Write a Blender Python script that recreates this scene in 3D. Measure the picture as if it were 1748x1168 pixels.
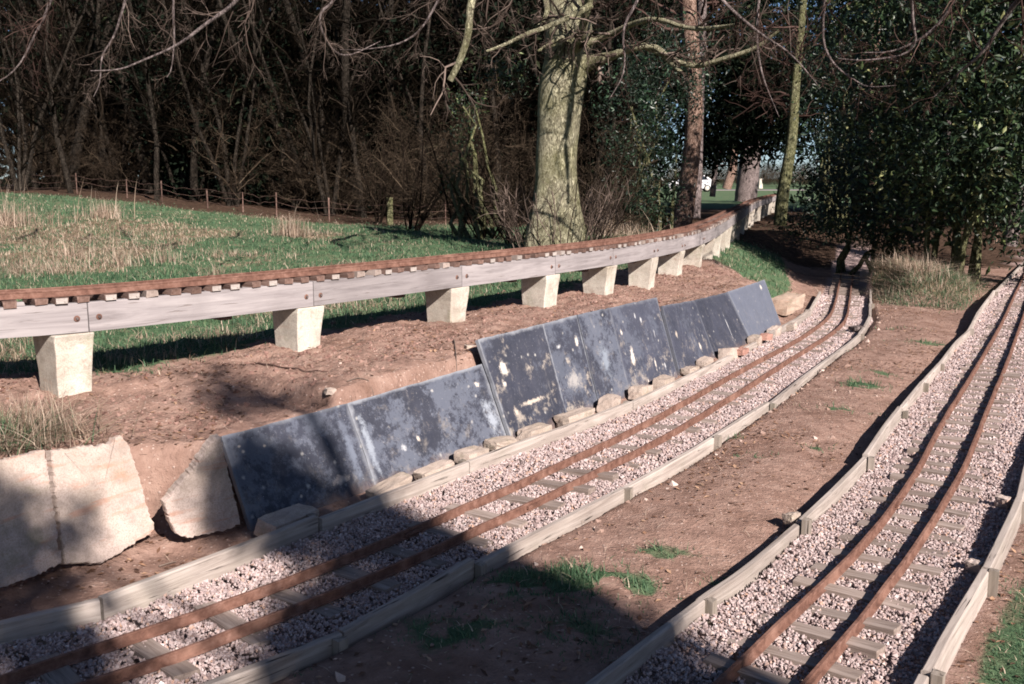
import bpy, math, random
import numpy as np
from mathutils import Vector, Matrix

for o in list(bpy.data.objects): bpy.data.objects.remove(o)
sc = bpy.context.scene
COL = sc.collection
rng = np.random.default_rng(7)
random.seed(7)

# ------------------------------------------------------------------ camera
F, HOR, HC = 1699.4, 305.0, 1.55
PITCH = math.atan((584-HOR)/F)
cam_d = bpy.data.cameras.new('camera'); cam = bpy.data.objects.new('camera', cam_d); COL.objects.link(cam)
cam.location = (0, 0, HC); cam.rotation_euler = (math.pi/2-PITCH, 0, 0)
cam_d.lens = 35.0; cam_d.sensor_width = 36.0; cam_d.clip_start = 0.05; cam_d.clip_end = 3000
sc.camera = cam
# ------------------------------------------------------------------ light
SAZ = math.radians(150.0); SEL = math.radians(32.0)
SUN = np.array([math.sin(SAZ)*math.cos(SEL), math.cos(SAZ)*math.cos(SEL), math.sin(SEL)])
w = bpy.data.worlds.new('World'); sc.world = w; w.use_nodes = True
nt = w.node_tree; nt.nodes.clear()
out = nt.nodes.new('ShaderNodeOutputWorld'); bg = nt.nodes.new('ShaderNodeBackground')
sky = nt.nodes.new('ShaderNodeTexSky'); sky.sky_type = 'NISHITA'; sky.sun_disc = False
sky.sun_elevation = SEL; sky.sun_rotation = SAZ; sky.air_density = 0.55; sky.dust_density = 0.3; sky.ozone_density = 2.2
bg.inputs[1].default_value = 0.05
nt.links.new(sky.outputs[0], bg.inputs[0]); nt.links.new(bg.outputs[0], out.inputs[0])
sd = bpy.data.lights.new('sun', 'SUN'); sd.energy = 5.0; sd.angle = math.radians(0.5); sd.color = (1.0, 0.89, 0.83)
so = bpy.data.objects.new('sun', sd); COL.objects.link(so); so.location = (6, -10, 12)
so.rotation_euler = Vector(SUN).to_track_quat('Z', 'Y').to_euler()
sc.view_settings.view_transform = 'Standard'; sc.view_settings.look = 'None'
sc.view_settings.exposure = 1.03; sc.view_settings.gamma = 1.0
sc.render.engine = 'CYCLES'; sc.cycles.max_bounces = 4; sc.cycles.diffuse_bounces = 2; sc.cycles.filter_width = 1.8

# ------------------------------------------------------------------ pixel helpers (photo pixels -> world points)
cP, sP = math.cos(PITCH), math.sin(PITCH)
def ray(x, y):
    dx, dy = (x-874)/F, (584-y)/F
    return np.array([dx, cP+dy*sP, -sP+dy*cP])
def U(x, y, z):
    r = ray(x, y); t = (z-HC)/r[2]
    return np.array([r[0]*t, r[1]*t, z])
def D(x, y, d):                       # at ground distance d
    r = ray(x, y); t = d/r[1]
    return np.array([r[0]*t, d, HC+r[2]*t])

# ------------------------------------------------------------------ noise
_tab = np.random.default_rng(3).random((256, 256))
def vnoise(x, y, seed=0):
    x = np.asarray(x, float)+seed*17.3; y = np.asarray(y, float)+seed*9.1
    xi = np.floor(x).astype(int); yi = np.floor(y).astype(int)
    fx = x-xi; fy = y-yi; fx = fx*fx*(3-2*fx); fy = fy*fy*(3-2*fy)
    a = _tab[xi % 256, yi % 256]; b = _tab[(xi+1) % 256, yi % 256]
    c = _tab[xi % 256, (yi+1) % 256]; d = _tab[(xi+1) % 256, (yi+1) % 256]
    return (a*(1-fx)+b*fx)*(1-fy)+(c*(1-fx)+d*fx)*fy
def fbm(x, y, o=4, seed=0):
    s = 0; a = .5
    for i in range(o):
        s = s+a*(vnoise(x, y, seed+i)-.5); x = x*2.03+y*.31; y = y*2.03-x*.15; a *= .5
    return s*2
def smooth(a, b, x):
    t = np.clip((np.asarray(x, float)-a)/(b-a), 0, 1); return t*t*(3-2*t)

# ------------------------------------------------------------------ polylines
def resample(P, step):
    P = np.asarray(P, float); d = np.r_[0, np.cumsum(np.linalg.norm(np.diff(P, axis=0), axis=1))]
    n = max(2, int(round(d[-1]/step))+1); s = np.linspace(0, d[-1], n)
    return np.stack([np.interp(s, d, P[:, i]) for i in range(3)], 1)
def chaikin(P, n=2):
    P = np.asarray(P, float)
    for _ in range(n):
        Q = [P[0]]
        for a, b in zip(P[:-1], P[1:]): Q += [a*.75+b*.25, a*.25+b*.75]
        Q.append(P[-1]); P = np.array(Q)
    return P
def extend(P, a=0, b=0):
    P = np.asarray(P, float)
    if a: d = P[0]-P[1]; P = np.vstack([P[0]+d/np.linalg.norm(d)*a, P])
    if b: d = P[-1]-P[-2]; P = np.vstack([P, P[-1]+d/np.linalg.norm(d)*b])
    return P
def tang(P):
    T = np.gradient(P, axis=0); T[:, 2] = 0
    return T/np.linalg.norm(T, axis=1)[:, None]
def low(y):                            # the left line falls gently as it runs away
    return -0.15*float(smooth(620, 455, y))
def LP(pts, z): return np.array([U(x, y, z+low(y)) for x, y in pts])
def RP(pts, z): return np.array([U(x, y, z) for x, y in pts])

RT = 0.046                             # rail top
L_in = LP([(0,1152),(120,1108),(206,1087),(292,1060),(378,1025),(481,988),(600,946),(677,912),(776,868),(883,823),(996,768),(1070,734),(1181,674),(1281,620),(1347,588),(1394,557),(1415,540),(1424,523),(1430,496),(1437,460)], RT)
L_out = LP([(137,1168),(240,1135),(309,1106),(378,1079),(481,1043),(600,994),(677,960),(780,915),(883,867),(986,819),(1075,775),(1157,734),(1264,667),(1336,619),(1394,583),(1434,557),(1446,540),(1450,514),(1453,488),(1457,460)], RT)
R_in = RP([(1217,1168),(1271,1115),(1354,1039),(1422,974),(1491,905),(1536,847),(1580,778),(1605,720),(1646,659),(1683,597),(1711,549),(1732,504),(1747,477)], RT)
R_out = RP([(1368,1168),(1440,1091),(1508,1005),(1560,933),(1611,854),(1652,780),(1677,714),(1704,652),(1732,583),(1748,532)], RT)
def mk(P, a, b): return resample(chaikin(extend(P, a, b), 3), .08)
L_in = mk(L_in, 2.0, 4); L_out = mk(L_out, 2.4, 4); R_in = mk(R_in, 1.6, 5); R_out = mk(R_out, 1.6, 7)
# true up the gauge by building both rails from a centre line
def centre(A, B):
    C = []; G = []
    for p in A:
        d = np.linalg.norm(B-p, axis=1); j = int(d.argmin()); C.append((p+B[j])/2); G.append(d[j])
    return np.array(C), np.array(G)
def smoothline(P, n=9):
    k = np.ones(n)/n; Q = P.copy()
    for i in range(3):
        e = np.pad(P[:, i], n//2, mode='reflect', reflect_type='odd'); Q[:, i] = np.convolve(e, k, 'valid')
    return Q
CL, GL = centre(L_in, L_out); CR, GR = centre(R_in, R_out)
CL = smoothline(CL[2:-2], 7); CR = smoothline(CR[2:-2], 9)
def offs(P, d, dz=0):
    T = tang(P); N = np.stack([T[:, 1], -T[:, 0], 0*T[:, 0]], 1)      # to the right
    Q = P+N*np.asarray(d).reshape(-1, 1); Q[:, 2] += dz; return Q

BZ = 0.062
bL1 = LP([(0,1067),(185,1024),(275,988),(378,950),(446,922),(535,886),(574,871),(701,826),(794,789),(873,758),(980,722),(1074,686),(1157,648),(1247,605),(1314,569),(1348,553),(1360,548),(1382,530),(1391,513),(1400,497)], BZ)
bL2 = LP([(343,1168),(574,1080),(711,1015),(811,960),(866,933),(1062,833),(1174,773),(1214,747),(1311,687),(1360,647),(1398,620),(1454,583),(1480,557),(1492,540),(1487,523),(1484,513),(1485,494)], BZ)
bR1 = RP([(996,1168),(1148,1053),(1192,1022),(1275,974),(1354,895),(1412,847),(1474,785),(1512,727),(1536,700),(1574,652),(1601,621),(1629,580),(1653,562),(1666,532),(1697,497),(1731,463)], BZ)
bR2 = RP([(1577,1156),(1605,1098),(1642,1032),(1680,970),(1711,912),(1735,864),(1748,802)], BZ)
bL1 = extend(bL1, 2.2, 0); bL2 = extend(bL2, 1.6, 0); bR1 = extend(bR1, 1.2, 2.5); bR2 = extend(bR2, 1.0, 0)
_o = offs(smoothline(R_out, 9), .36); _o = _o[_o[:, 1] > 6.0][::6]; _o[:, 2] = BZ
bR2 = np.vstack([bR2, _o])

# ------------------------------------------------------------------ terrain
def polydist(P, X, Y):
    """signed distance (left positive) and arclength"""
    best = np.full(X.shape, 1e9); sd_ = np.zeros(X.shape); uu = np.zeros(X.shape); acc = 0
    for a, b in zip(P[:-1, :2], P[1:, :2]):
        d = b-a; L = np.hypot(*d); t = np.clip(((X-a[0])*d[0]+(Y-a[1])*d[1])/L**2, 0, 1)
        qx, qy = a[0]+t*d[0], a[1]+t*d[1]; r = np.hypot(X-qx, Y-qy)
        sg = np.sign(d[0]*(Y-a[1])-d[1]*(X-a[0])); m = r < best
        best = np.where(m, r, best); sd_ = np.where(m, r*sg, sd_); uu = np.where(m, acc+t*L, uu); acc += L
    return sd_, uu
toe0 = np.array([[-4.9,0.0],*[(U(x, y, .05)+[-.05, .04, 0])[:2] for x, y in ((-60,1020),(112,962),(265,908),(412,895))][:3],[-1.22,4.20],[-.72,4.82],[-.02,5.72],[.55,6.62],[1.30,7.74],[2.24,9.31],[2.84,10.38],[3.45,11.2],[4.0,12.6],[4.6,14.6],[5.2,17.2],[5.9,20.5]])
_b = [(1075,670),(1157,640),(1220,607),(1282,583),(1333,553)]
_b = np.array([U(x, y, .02+low(y))[:2] for x, y in _b])
_e = chaikin(bL1, 1); _T = tang(_e); _e = _e[:, :2]+np.stack([-_T[:, 1], _T[:, 0]], 1)*.10
_e = _e[_e[:, 1] > _b[-1][1]+.35]
toe = np.vstack([toe0[:6], [[.55, 6.62]], _b, _e[::3], _e[-1:], _e[-1:]+[[.6, 2.5]], _e[-1:]+[[1.4, 5.5]]])
N9 = 11                                 # index of the right hand end of the slab row
toe3 = np.c_[toe, np.zeros(len(toe))]
_tu = np.r_[0, np.cumsum(np.linalg.norm(np.diff(toe, axis=0), axis=1))]
HT = np.interp  # shorthand
def seg_u(k): return _tu[k]
def height(X, Y, detail=True):
    X = np.asarray(X, float); Y = np.asarray(Y, float)
    s, u = polydist(toe3, X, Y)
    s = s + 0.05*fbm(X*1.7, Y*1.7, 2, 5)*smooth(.35, .8, np.abs(s))
    ht = np.interp(u, [0, _tu[2], _tu[3], _tu[5], _tu[5]+.05, _tu[8], _tu[8]+.1, _tu[11], _tu[11]+.6, _tu[11]+3], [.33, .36, .38, .42, .50, .54, .46, .42, .38, .45])
    wd = np.interp(u, [0, _tu[3]-.1, _tu[3], _tu[11], _tu[11]+.5, _tu[11]+3], [.32, .30, .17, .17, .7, 1.6])
    st = np.interp(u, [0, _tu[3]-.1, _tu[3], _tu[11], _tu[11]+.3], [.05, .05, .09, .09, .04])
    up = smooth(st, st+wd, s)*ht
    up = up + (0.5-ht)*smooth(.35, 1.3, s)
    up = up + .72*smooth(2, 14, -X)*smooth(6, 26, Y)*smooth(.8, 3, s)
    right = -0.035 + 0*X
    base = np.where(s > 0, up, right*smooth(0, -.1, s))
    # left line falls
    lowz = -.15*smooth(8.5, 15, Y)*smooth(.5, .0, s)*smooth(-3.0, -1.2, s)
    base = base+lowz
    e2, _ = polydist(bL2, X, Y); base = base+.058*smooth(.0, -.06, e2)*smooth(-1.0, -.35, e2)
    # straw mound between the lines
    r2 = ((X-5.75)/1.0)**2+((Y-14.7)/1.3)**2
    base = base+.46*np.exp(-r2**1.2*.8)*smooth(.1, .7, polydist(bR1, X, Y)[0])*smooth(-.15, -.6, e2)*(1+.25*fbm(X*1.6, Y*1.6, 3, 97))
    # the wood floor and far field
    far = smooth(17, 25, Y)*smooth(2.5, 6, X)
    base = base*(1-far)+.36*far
    base = base + .25*smooth(3.0, 7.0, X-0.55*Y+1.0)*smooth(1, 5, Y)*smooth(26,20,Y)
    if detail:
        amp = np.where(s > .25, 1.0, .55)
        inb = inside_bed(X, Y)
        n = fbm(X*1.1, Y*1.1, 3, 1)*.05+fbm(X*5, Y*5, 3, 11)*np.where(s > .3, .034, .018)+fbm(X*17, Y*17, 3, 21)*np.where(s > .3, .026, .013)
        base = base+n*amp*(1-inb)*smooth(.0, .12, np.abs(s)+.02)*smooth(60, 20, Y)
        base = base-.020*inb
    return base
def inside_bed(X, Y):
    a1, _ = polydist(bL1, X, Y); a2, _ = polydist(bL2, X, Y)
    c1, _ = polydist(bR1, X, Y); c2, _ = polydist(bR2, X, Y)
    m1 = smooth(.06, -.03, a1)*smooth(-.06, .03, a2)*smooth(22, 20, Y)
    m2 = smooth(.06, -.03, c1)*smooth(-.06, .03, c2)
    return np.clip(m1+m2, 0, 1)
def hz(x, y): return float(height(np.array([x]), np.array([y]), False)[0])

# ------------------------------------------------------------------ mesh helpers
def mesh_np(name, V, Fq=None, Ft=None, smooth_=True, attrs=None, uv=None):
    me = bpy.data.meshes.new(name); V = np.asarray(V, np.float32)
    nq = 0 if Fq is None else len(Fq); ntr = 0 if Ft is None else len(Ft)
    me.vertices.add(len(V)); me.vertices.foreach_set('co', V.ravel())
    loops = []; starts = []; c = 0
    if nq: loops.append(np.asarray(Fq).ravel()); starts.append(np.arange(nq)*4); c = nq*4
    if ntr: loops.append(np.asarray(Ft).ravel()); starts.append(c+np.arange(ntr)*3)
    loops = np.concatenate(loops).astype(np.int32); starts = np.concatenate(starts).astype(np.int32)
    me.loops.add(len(loops)); me.loops.foreach_set('vertex_index', loops)
    me.polygons.add(nq+ntr); me.polygons.foreach_set('loop_start', starts)
    me.polygons.foreach_set('use_smooth', np.full(nq+ntr, smooth_))
    me.update(calc_edges=True)
    if attrs:
        for k, v in attrs.items():
            v = np.asarray(v, np.float32)
            if v.ndim == 1:
                a = me.attributes.new(k, 'FLOAT', 'POINT'); a.data.foreach_set('value', v)
            else:
                a = me.attributes.new(k, 'FLOAT_VECTOR', 'POINT'); a.data.foreach_set('vector', v.ravel())
    return me
def link(name, me, mat, parent=None, loc=None, kind=None, label=None, cat=None, group=None):
    o = bpy.data.objects.new(name, me); COL.objects.link(o)
    if mat and me is not None and not me.materials: me.materials.append(mat)
    if parent: o.parent = parent
    if loc is not None: o.location = loc
    if kind: o['kind'] = kind
    if label: o['label'] = label
    if cat: o['category'] = cat
    if group: o['group'] = group
    return o
def thing(name, loc, label, cat, group=None, rz=0):
    o = bpy.data.objects.new(name, None); COL.objects.link(o); o.location = loc; o.rotation_euler = (0, 0, rz)
    o.empty_display_size = .1; o['label'] = label; o['category'] = cat
    if group: o['group'] = group
    return o
def copy_tree(o, parent=None):
    c = o.copy(); COL.objects.link(c); c.parent = parent
    for ch in [q for q in bpy.data.objects if q.parent == o]: copy_tree(ch, c)
    return c
def tubes(P, R, n, cap=False):
    """P[N,K,3] R[N,K] -> verts, quads"""
    P = np.asarray(P, float); R = np.asarray(R, float); N, K, _ = P.shape
    T = np.gradient(P, axis=1); T /= np.linalg.norm(T, axis=2, keepdims=True)+1e-9
    ref = np.where(np.abs(T[..., 2:3]) > .9, np.array([1., 0, 0]), np.array([0, 0, 1.]))
    ref = np.broadcast_to(ref[:, :1], T.shape)
    A = np.cross(T, ref); A /= np.linalg.norm(A, axis=2, keepdims=True)+1e-9; B = np.cross(T, A)
    th = np.arange(n)/n*2*np.pi
    V = P[:, :, None]+R[:, :, None, None]*(A[:, :, None]*np.cos(th)[:, None]+B[:, :, None]*np.sin(th)[:, None])
    idx = np.arange(N*K*n).reshape(N, K, n)
    a = idx[:, :-1]; b = idx[:, 1:]
    Q = np.stack([a, np.roll(a, -1, 2), np.roll(b, -1, 2), b], -1).reshape(-1, 4)
    return V.reshape(-1, 3), Q
class MB:
    def __init__(s): s.V = []; s.Q = []; s.T = []; s.n = 0; s.G = []
    def add(s, V, Q=None, T=None):
        V = np.asarray(V, float); s.V.append(V)
        if Q is not None and len(Q): s.Q.append(np.asarray(Q)+s.n)
        if T is not None and len(T): s.T.append(np.asarray(T)+s.n)
        s.n += len(V)
    def tube(s, P, R, n=6): 
        P = np.asarray(P, float); s.add(*tubes(P[None], np.broadcast_to(R, (len(P),))[None], n))
    def box(s, c, size, rz=0, taper=1.0, jit=0, tilt=0):
        c = np.asarray(c, float); sx, sy, sz = [q/2 for q in size]
        V = np.array([[-1,-1,-1],[1,-1,-1],[1,1,-1],[-1,1,-1],[-1,-1,1],[1,-1,1],[1,1,1],[-1,1,1]], float)*[sx, sy, sz]
        V[4:, :2] *= taper
        if jit: V += rng.uniform(-jit, jit, V.shape)
        if tilt: V = V @ np.array(Matrix.Rotation(tilt, 3, 'Y')).T
        R = np.array([[math.cos(rz), -math.sin(rz), 0], [math.sin(rz), math.cos(rz), 0], [0, 0, 1]])
        s.add(V@R.T+c, [[0,3,2,1],[4,5,6,7],[0,1,5,4],[1,2,6,5],[2,3,7,6],[3,0,4,7]])
    def sweep(s, P, prof, close=True):
        """profile [(side,z)] swept along a path, ends capped by a fan quad"""
        P = np.asarray(P, float); T = tang(P); N = np.stack([T[:, 1], -T[:, 0], 0*T[:, 0]], 1)
        prof = np.asarray(prof, float); n = len(prof)
        V = P[:, None]+N[:, None]*prof[None, :, :1]+np.array([0, 0, 1.])*prof[None, :, 1:]
        idx = np.arange(len(P)*n).reshape(len(P), n); a, b = idx[:-1], idx[1:]
        Q = np.stack([a, b, np.roll(b, -1, 1), np.roll(a, -1, 1)], -1).reshape(-1, 4)
        if n == 4: Q = np.vstack([Q, idx[0][None], idx[-1][::-1][None]])
        L = np.r_[0, np.cumsum(np.linalg.norm(np.diff(P, axis=0), axis=1))]+rng.random()*40
        s.G.append(np.stack([np.repeat(L, n), np.tile(prof[:, 0], len(P)), np.tile(prof[:, 1], len(P))], 1))
        s.add(V.reshape(-1, 3), Q)
        if n != 4:
            T_ = [[idx[0][0], idx[0][i], idx[0][i+1]] for i in range(1, n-1)]+[[idx[-1][0], idx[-1][i+1], idx[-1][i]] for i in range(1, n-1)]
            s.T.append(np.array(T_)+s.n-len(V.reshape(-1, 3)))
    def mesh(s, name, smooth_=True, origin=None, attrs=None):
        V = np.vstack(s.V)
        if s.G and sum(map(len, s.G)) == len(V): attrs = dict(attrs or {}, grain=np.vstack(s.G))
        if origin is not None: V = V-np.asarray(origin)
        return mesh_np(name, V, np.vstack(s.Q) if s.Q else None, np.vstack(s.T) if s.T else None, smooth_, attrs)
def bevel(o, w=.004, seg=2):
    m = o.modifiers.new('bevel', 'BEVEL'); m.width = w; m.segments = seg; m.limit_method = 'ANGLE'; m.angle_limit = .6
def disp(o, tex_scale, strength, sub=2):
    if sub:
        m = o.modifiers.new('sub', 'SUBSURF'); m.subdivision_type = 'SIMPLE'; m.levels = sub; m.render_levels = sub
    t = bpy.data.textures.new('rough', 'CLOUDS'); t.noise_scale = tex_scale; t.noise_depth = 3
    m = o.modifiers.new('disp', 'DISPLACE'); m.texture = t; m.strength = strength; m.mid_level = .5; m.texture_coords = 'GLOBAL'

# ------------------------------------------------------------------ materials
def M(name, rough=.9, spec=.2):
    m = bpy.data.materials.new(name); m.use_nodes = True; n = m.node_tree
    b = n.nodes['Principled BSDF']; b.inputs['Roughness'].default_value = rough
    b.inputs['Specular IOR Level'].default_value = spec
    return m, n, b
def nd(n, t, **k):
    x = n.nodes.new(t)
    for a, v in k.items():
        if a.startswith('i_'): x.inputs[a[2:].replace('_', ' ')].default_value = v
        else: setattr(x, a, v)
    return x
def coord(n, kind='Object', scale=(1, 1, 1)):
    tc = nd(n, 'ShaderNodeTexCoord'); mp = nd(n, 'ShaderNodeMapping'); mp.inputs['Scale'].default_value = scale
    n.links.new(tc.outputs[kind], mp.inputs[0]); return mp.outputs[0]
def geo_pos(n, scale=(1, 1, 1)):
    g = nd(n, 'ShaderNodeNewGeometry'); mp = nd(n, 'ShaderNodeMapping'); mp.inputs['Scale'].default_value = scale
    n.links.new(g.outputs['Position'], mp.inputs[0]); return mp.outputs[0]
def noise(n, v, scale, detail=4, rough=.55, dist=0):
    x = nd(n, 'ShaderNodeTexNoise'); x.inputs['Scale'].default_value = scale; x.inputs['Detail'].default_value = detail
    x.inputs['Roughness'].default_value = rough; x.inputs['Distortion'].default_value = dist
    if v is not None: n.links.new(v, x.inputs['Vector'])
    return x.outputs['Fac']
def voro(n, v, scale, feature='F1', outp='Distance', rnd=1):
    x = nd(n, 'ShaderNodeTexVoronoi'); x.feature = feature; x.inputs['Scale'].default_value = scale; x.inputs['Randomness'].default_value = rnd
    if v is not None: n.links.new(v, x.inputs['Vector'])
    return x.outputs[outp]
def ramp(n, fac, stops, interp='LINEAR'):
    r = nd(n, 'ShaderNodeValToRGB'); r.color_ramp.interpolation = interp
    while len(r.color_ramp.elements) < len(stops): r.color_ramp.elements.new(.5)
    for e, (p, c) in zip(r.color_ramp.elements, stops):
        e.position = p; e.color = (c, c, c, 1) if isinstance(c, (int, float)) else (*c, 1)
    n.links.new(fac, r.inputs[0]); return r.outputs[0]
def mixc(n, fac, a, b, mode='MIX'):
    x = nd(n, 'ShaderNodeMix'); x.data_type = 'RGBA'; x.blend_type = mode
    for sock, v in ((x.inputs[0], fac), (x.inputs[6], a), (x.inputs[7], b)):
        if isinstance(v, (int, float)): sock.default_value = v
        elif isinstance(v, tuple): sock.default_value = (*v, 1)
        else: n.links.new(v, sock)
    return x.outputs[2]
def mth(n, op, a, b=0.0, clamp=False):
    x = nd(n, 'ShaderNodeMath'); x.operation = op; x.use_clamp = clamp
    for sock, v in ((x.inputs[0], a), (x.inputs[1], b)):
        if isinstance(v, (int, float)): sock.default_value = v
        else: n.links.new(v, sock)
    return x.outputs[0]
def attr(n, name, out_='Fac'):
    x = nd(n, 'ShaderNodeAttribute'); x.attribute_name = name; return x.outputs[out_]
def bump(n, b, h, strength=.5, dist=.01):
    x = nd(n, 'ShaderNodeBump'); x.inputs['Strength'].default_value = strength; x.inputs['Distance'].default_value = dist
    n.links.new(h, x.inputs['Height']); n.links.new(x.outputs[0], b.inputs['Normal']); return x
def setc(n, b, c): n.links.new(c, b.inputs['Base Color'])

def mat_ground():
    m, n, b = M('ground', 1, .05); p = geo_pos(n)
    e = ramp(n, noise(n, p, 9, 8, .65), [(.3, (.16, .098, .076)), (.5, (.27, .174, .138)), (.72, (.37, .258, .208))])
    big = noise(n, p, 1.1, 4); e = mixc(n, ramp(n, big, [(.35, 0.0), (.7, .35)]), e, (.36, .25, .20))
    damp = ramp(n, noise(n, p, 2.3, 5, .6), [(.5, 0.0), (.7, .55)]); e = mixc(n, damp, e, (.15, .085, .06))
    peb = voro(n, p, 48); pc = voro(n, p, 48, 'F1', 'Color')
    pm = mth(n, 'MULTIPLY', ramp(n, peb, [(.2, 1.0), (.3, 0.0)]), ramp(n, pc, [(.62, 0.0), (.66, 1.0)]))
    e = mixc(n, pm, e, (.44, .33, .28))
    g1 = ramp(n, noise(n, p, 3.5, 6, .7), [(.3, (.048, .095, .050)), (.5, (.088, .142, .075)), (.62, (.14, .145, .09)), (.78, (.26, .20, .14))])
    lit = ramp(n, noise(n, p, 11, 6, .7), [(.3, (.030, .020, .014)), (.55, (.075, .048, .034)), (.75, (.17, .11, .075))])
    strw = ramp(n, noise(n, p, 14, 6, .7), [(.3, (.085, .075, .045)), (.55, (.21, .165, .11)), (.8, (.40, .31, .23))])
    brk = noise(n, p, 7, 6, .7)
    def edge(a):
        return ramp(n, mth(n, 'ADD', a, mth(n, 'MULTIPLY', mth(n, 'SUBTRACT', brk, .5), .9)), [(.42, 0.0), (.58, 1.0)])
    c = mixc(n, edge(attr(n, 'grass')), e, g1)
    c = mixc(n, edge(attr(n, 'straw')), c, strw)
    c = mixc(n, edge(attr(n, 'litter')), c, lit)
    bed = ramp(n, voro(n, p, 60, 'F1', 'Color'), [(.2, (.28, .20, .185)), (.8, (.48, .38, .36))])
    c = mixc(n, attr(n, 'bed'), c, bed)
    setc(n, b, c)
    h = mth(n, 'ADD', mth(n, 'MULTIPLY', noise(n, p, 30, 8, .7), 1.0), mth(n, 'MULTIPLY', ramp(n, peb, [(.0, 1.0), (.35, 0.0)]), .25))
    bump(n, b, h, .9, .022); return m
def mat_tint(name, stops, rough=.9, spec=.2, nscale=60, bumpd=.003, var=.35):
    m, n, b = M(name, rough, spec); p = geo_pos(n)
    c = ramp(n, attr(n, 'tint'), stops)
    c = mixc(n, var, c, ramp(n, noise(n, p, nscale, 5), [(.3, .25), (.7, 1.0)]), 'MULTIPLY')
    setc(n, b, c); bump(n, b, noise(n, p, nscale*1.5, 4), .5, bumpd); return m
def mat_wood(name, dark, mid, light, ax=0, green=0.0, scale=1.0, obj=True, cracks=(.05, .04, .035)):
    m, n, b = M(name, .85, .2)
    sc_ = [26*scale]*3; sc_[ax] = 1.6*scale
    if obj == 'grain':
        mp = nd(n, 'ShaderNodeMapping'); mp.inputs['Scale'].default_value = (1.6*scale, 26*scale, 26*scale)
        n.links.new(attr(n, 'grain', 'Vector'), mp.inputs[0]); p = mp.outputs[0]
    else: p = coord(n, 'Object', tuple(sc_)) if obj else geo_pos(n, tuple(sc_))
    g = noise(n, p, 1, 8, .65, 1.2)
    c = ramp(n, g, [(.3, dark), (.5, mid), (.72, light)])
    q = geo_pos(n)
    c = mixc(n, ramp(n, noise(n, q, 2.6, 5), [(.45, 0.0), (.75, .55)]), c, dark)
    if green: c = mixc(n, ramp(n, noise(n, q, 5, 5), [(.5, 0.0), (.7, green)]), c, (.12, .14, .07))
    ck = ramp(n, noise(n, p, 2.3, 3, .5, .6), [(.28, 0.0), (.36, 1.0)])
    c = mixc(n, ck, cracks, c)
    info = nd(n, 'ShaderNodeObjectInfo'); c = mixc(n, 1.0, c, ramp(n, info.outputs['Random'], [(0, .72), (1, 1.0)]), 'MULTIPLY')
    setc(n, b, c); bump(n, b, mth(n, 'ADD', g, ck), .6, .004); return m
def mat_rust():
    m, n, b = M('rust', .8, .25); p = geo_pos(n)
    c = ramp(n, noise(n, p, 22, 8, .7), [(.28, (.065, .032, .024)), (.5, (.155, .080, .058)), (.75, (.27, .16, .125))])
    c = mixc(n, ramp(n, noise(n, p, 4, 4), [(.55, 0.0), (.75, .6)]), c, (.34, .20, .15))
    setc(n, b, c); bump(n, b, noise(n, p, 120, 5), .6, .002); return m
def mat_concrete(name='concrete', base=(.48, .43, .36), warm=0.0):
    m, n, b = M(name, .95, .1); p = geo_pos(n)
    c = ramp(n, noise(n, p, 6, 9, .7), [(.25, tuple(.55*q for q in base)), (.5, base), (.75, tuple(min(1, 1.22*q) for q in base))])
    c = mixc(n, ramp(n, noise(n, p, 2.2, 6, .65), [(.45, 0.0), (.7, .6)]), c, (.30, .25, .19))
    c = mixc(n, ramp(n, noise(n, p, 75, 4, .7), [(.62, 0.0), (.72, .5)]), c, (.22, .17, .13))
    if warm:
        c = mixc(n, ramp(n, noise(n, p, 150, 3, .8), [(.46, 0.0), (.62, .5)]), c, (.24, .19, .155))
        c = mixc(n, ramp(n, noise(n, p, 14, 9, .8), [(.52, 0.0), (.62, .6)]), c, (.30, .24, .20))
        c = mixc(n, ramp(n, noise(n, geo_pos(n, (2, 2, 14)), 2, 5, .6), [(.56, 0.0), (.66, warm)]), c, (.42, .22, .15))
        c = mixc(n, ramp(n, noise(n, p, 5.1, 7, .7), [(.55, 0.0), (.7, .5)]), c, (.19, .19, .11))
    setc(n, b, c); bump(n, b, noise(n, p, 70, 8, .7), .6, .005); return m
def mat_bark(name, dark, mid, light, green=.0, scale=1, stretch=.25, bd=.03):
    m, n, b = M(name, .95, .03); p = geo_pos(n, (1, 1, stretch))
    nn = noise(n, p, 22*scale, 9, .75, 1.5); n2 = noise(n, geo_pos(n), 5*scale, 6, .7, .6)
    f = mth(n, 'ADD', mth(n, 'MULTIPLY', ramp(n, nn, [(.36, 0.0), (.56, 1.0)]), .62), mth(n, 'MULTIPLY', n2, .5))
    c = ramp(n, f, [(.25, dark), (.6, mid), (.9, light)])
    if green: c = mixc(n, ramp(n, noise(n, geo_pos(n), 2.2, 6, .65), [(.38, green), (.62, 0.0)]), c, (.16, .17, .055))
    setc(n, b, c); bump(n, b, f, 1.0, bd); return m
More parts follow.
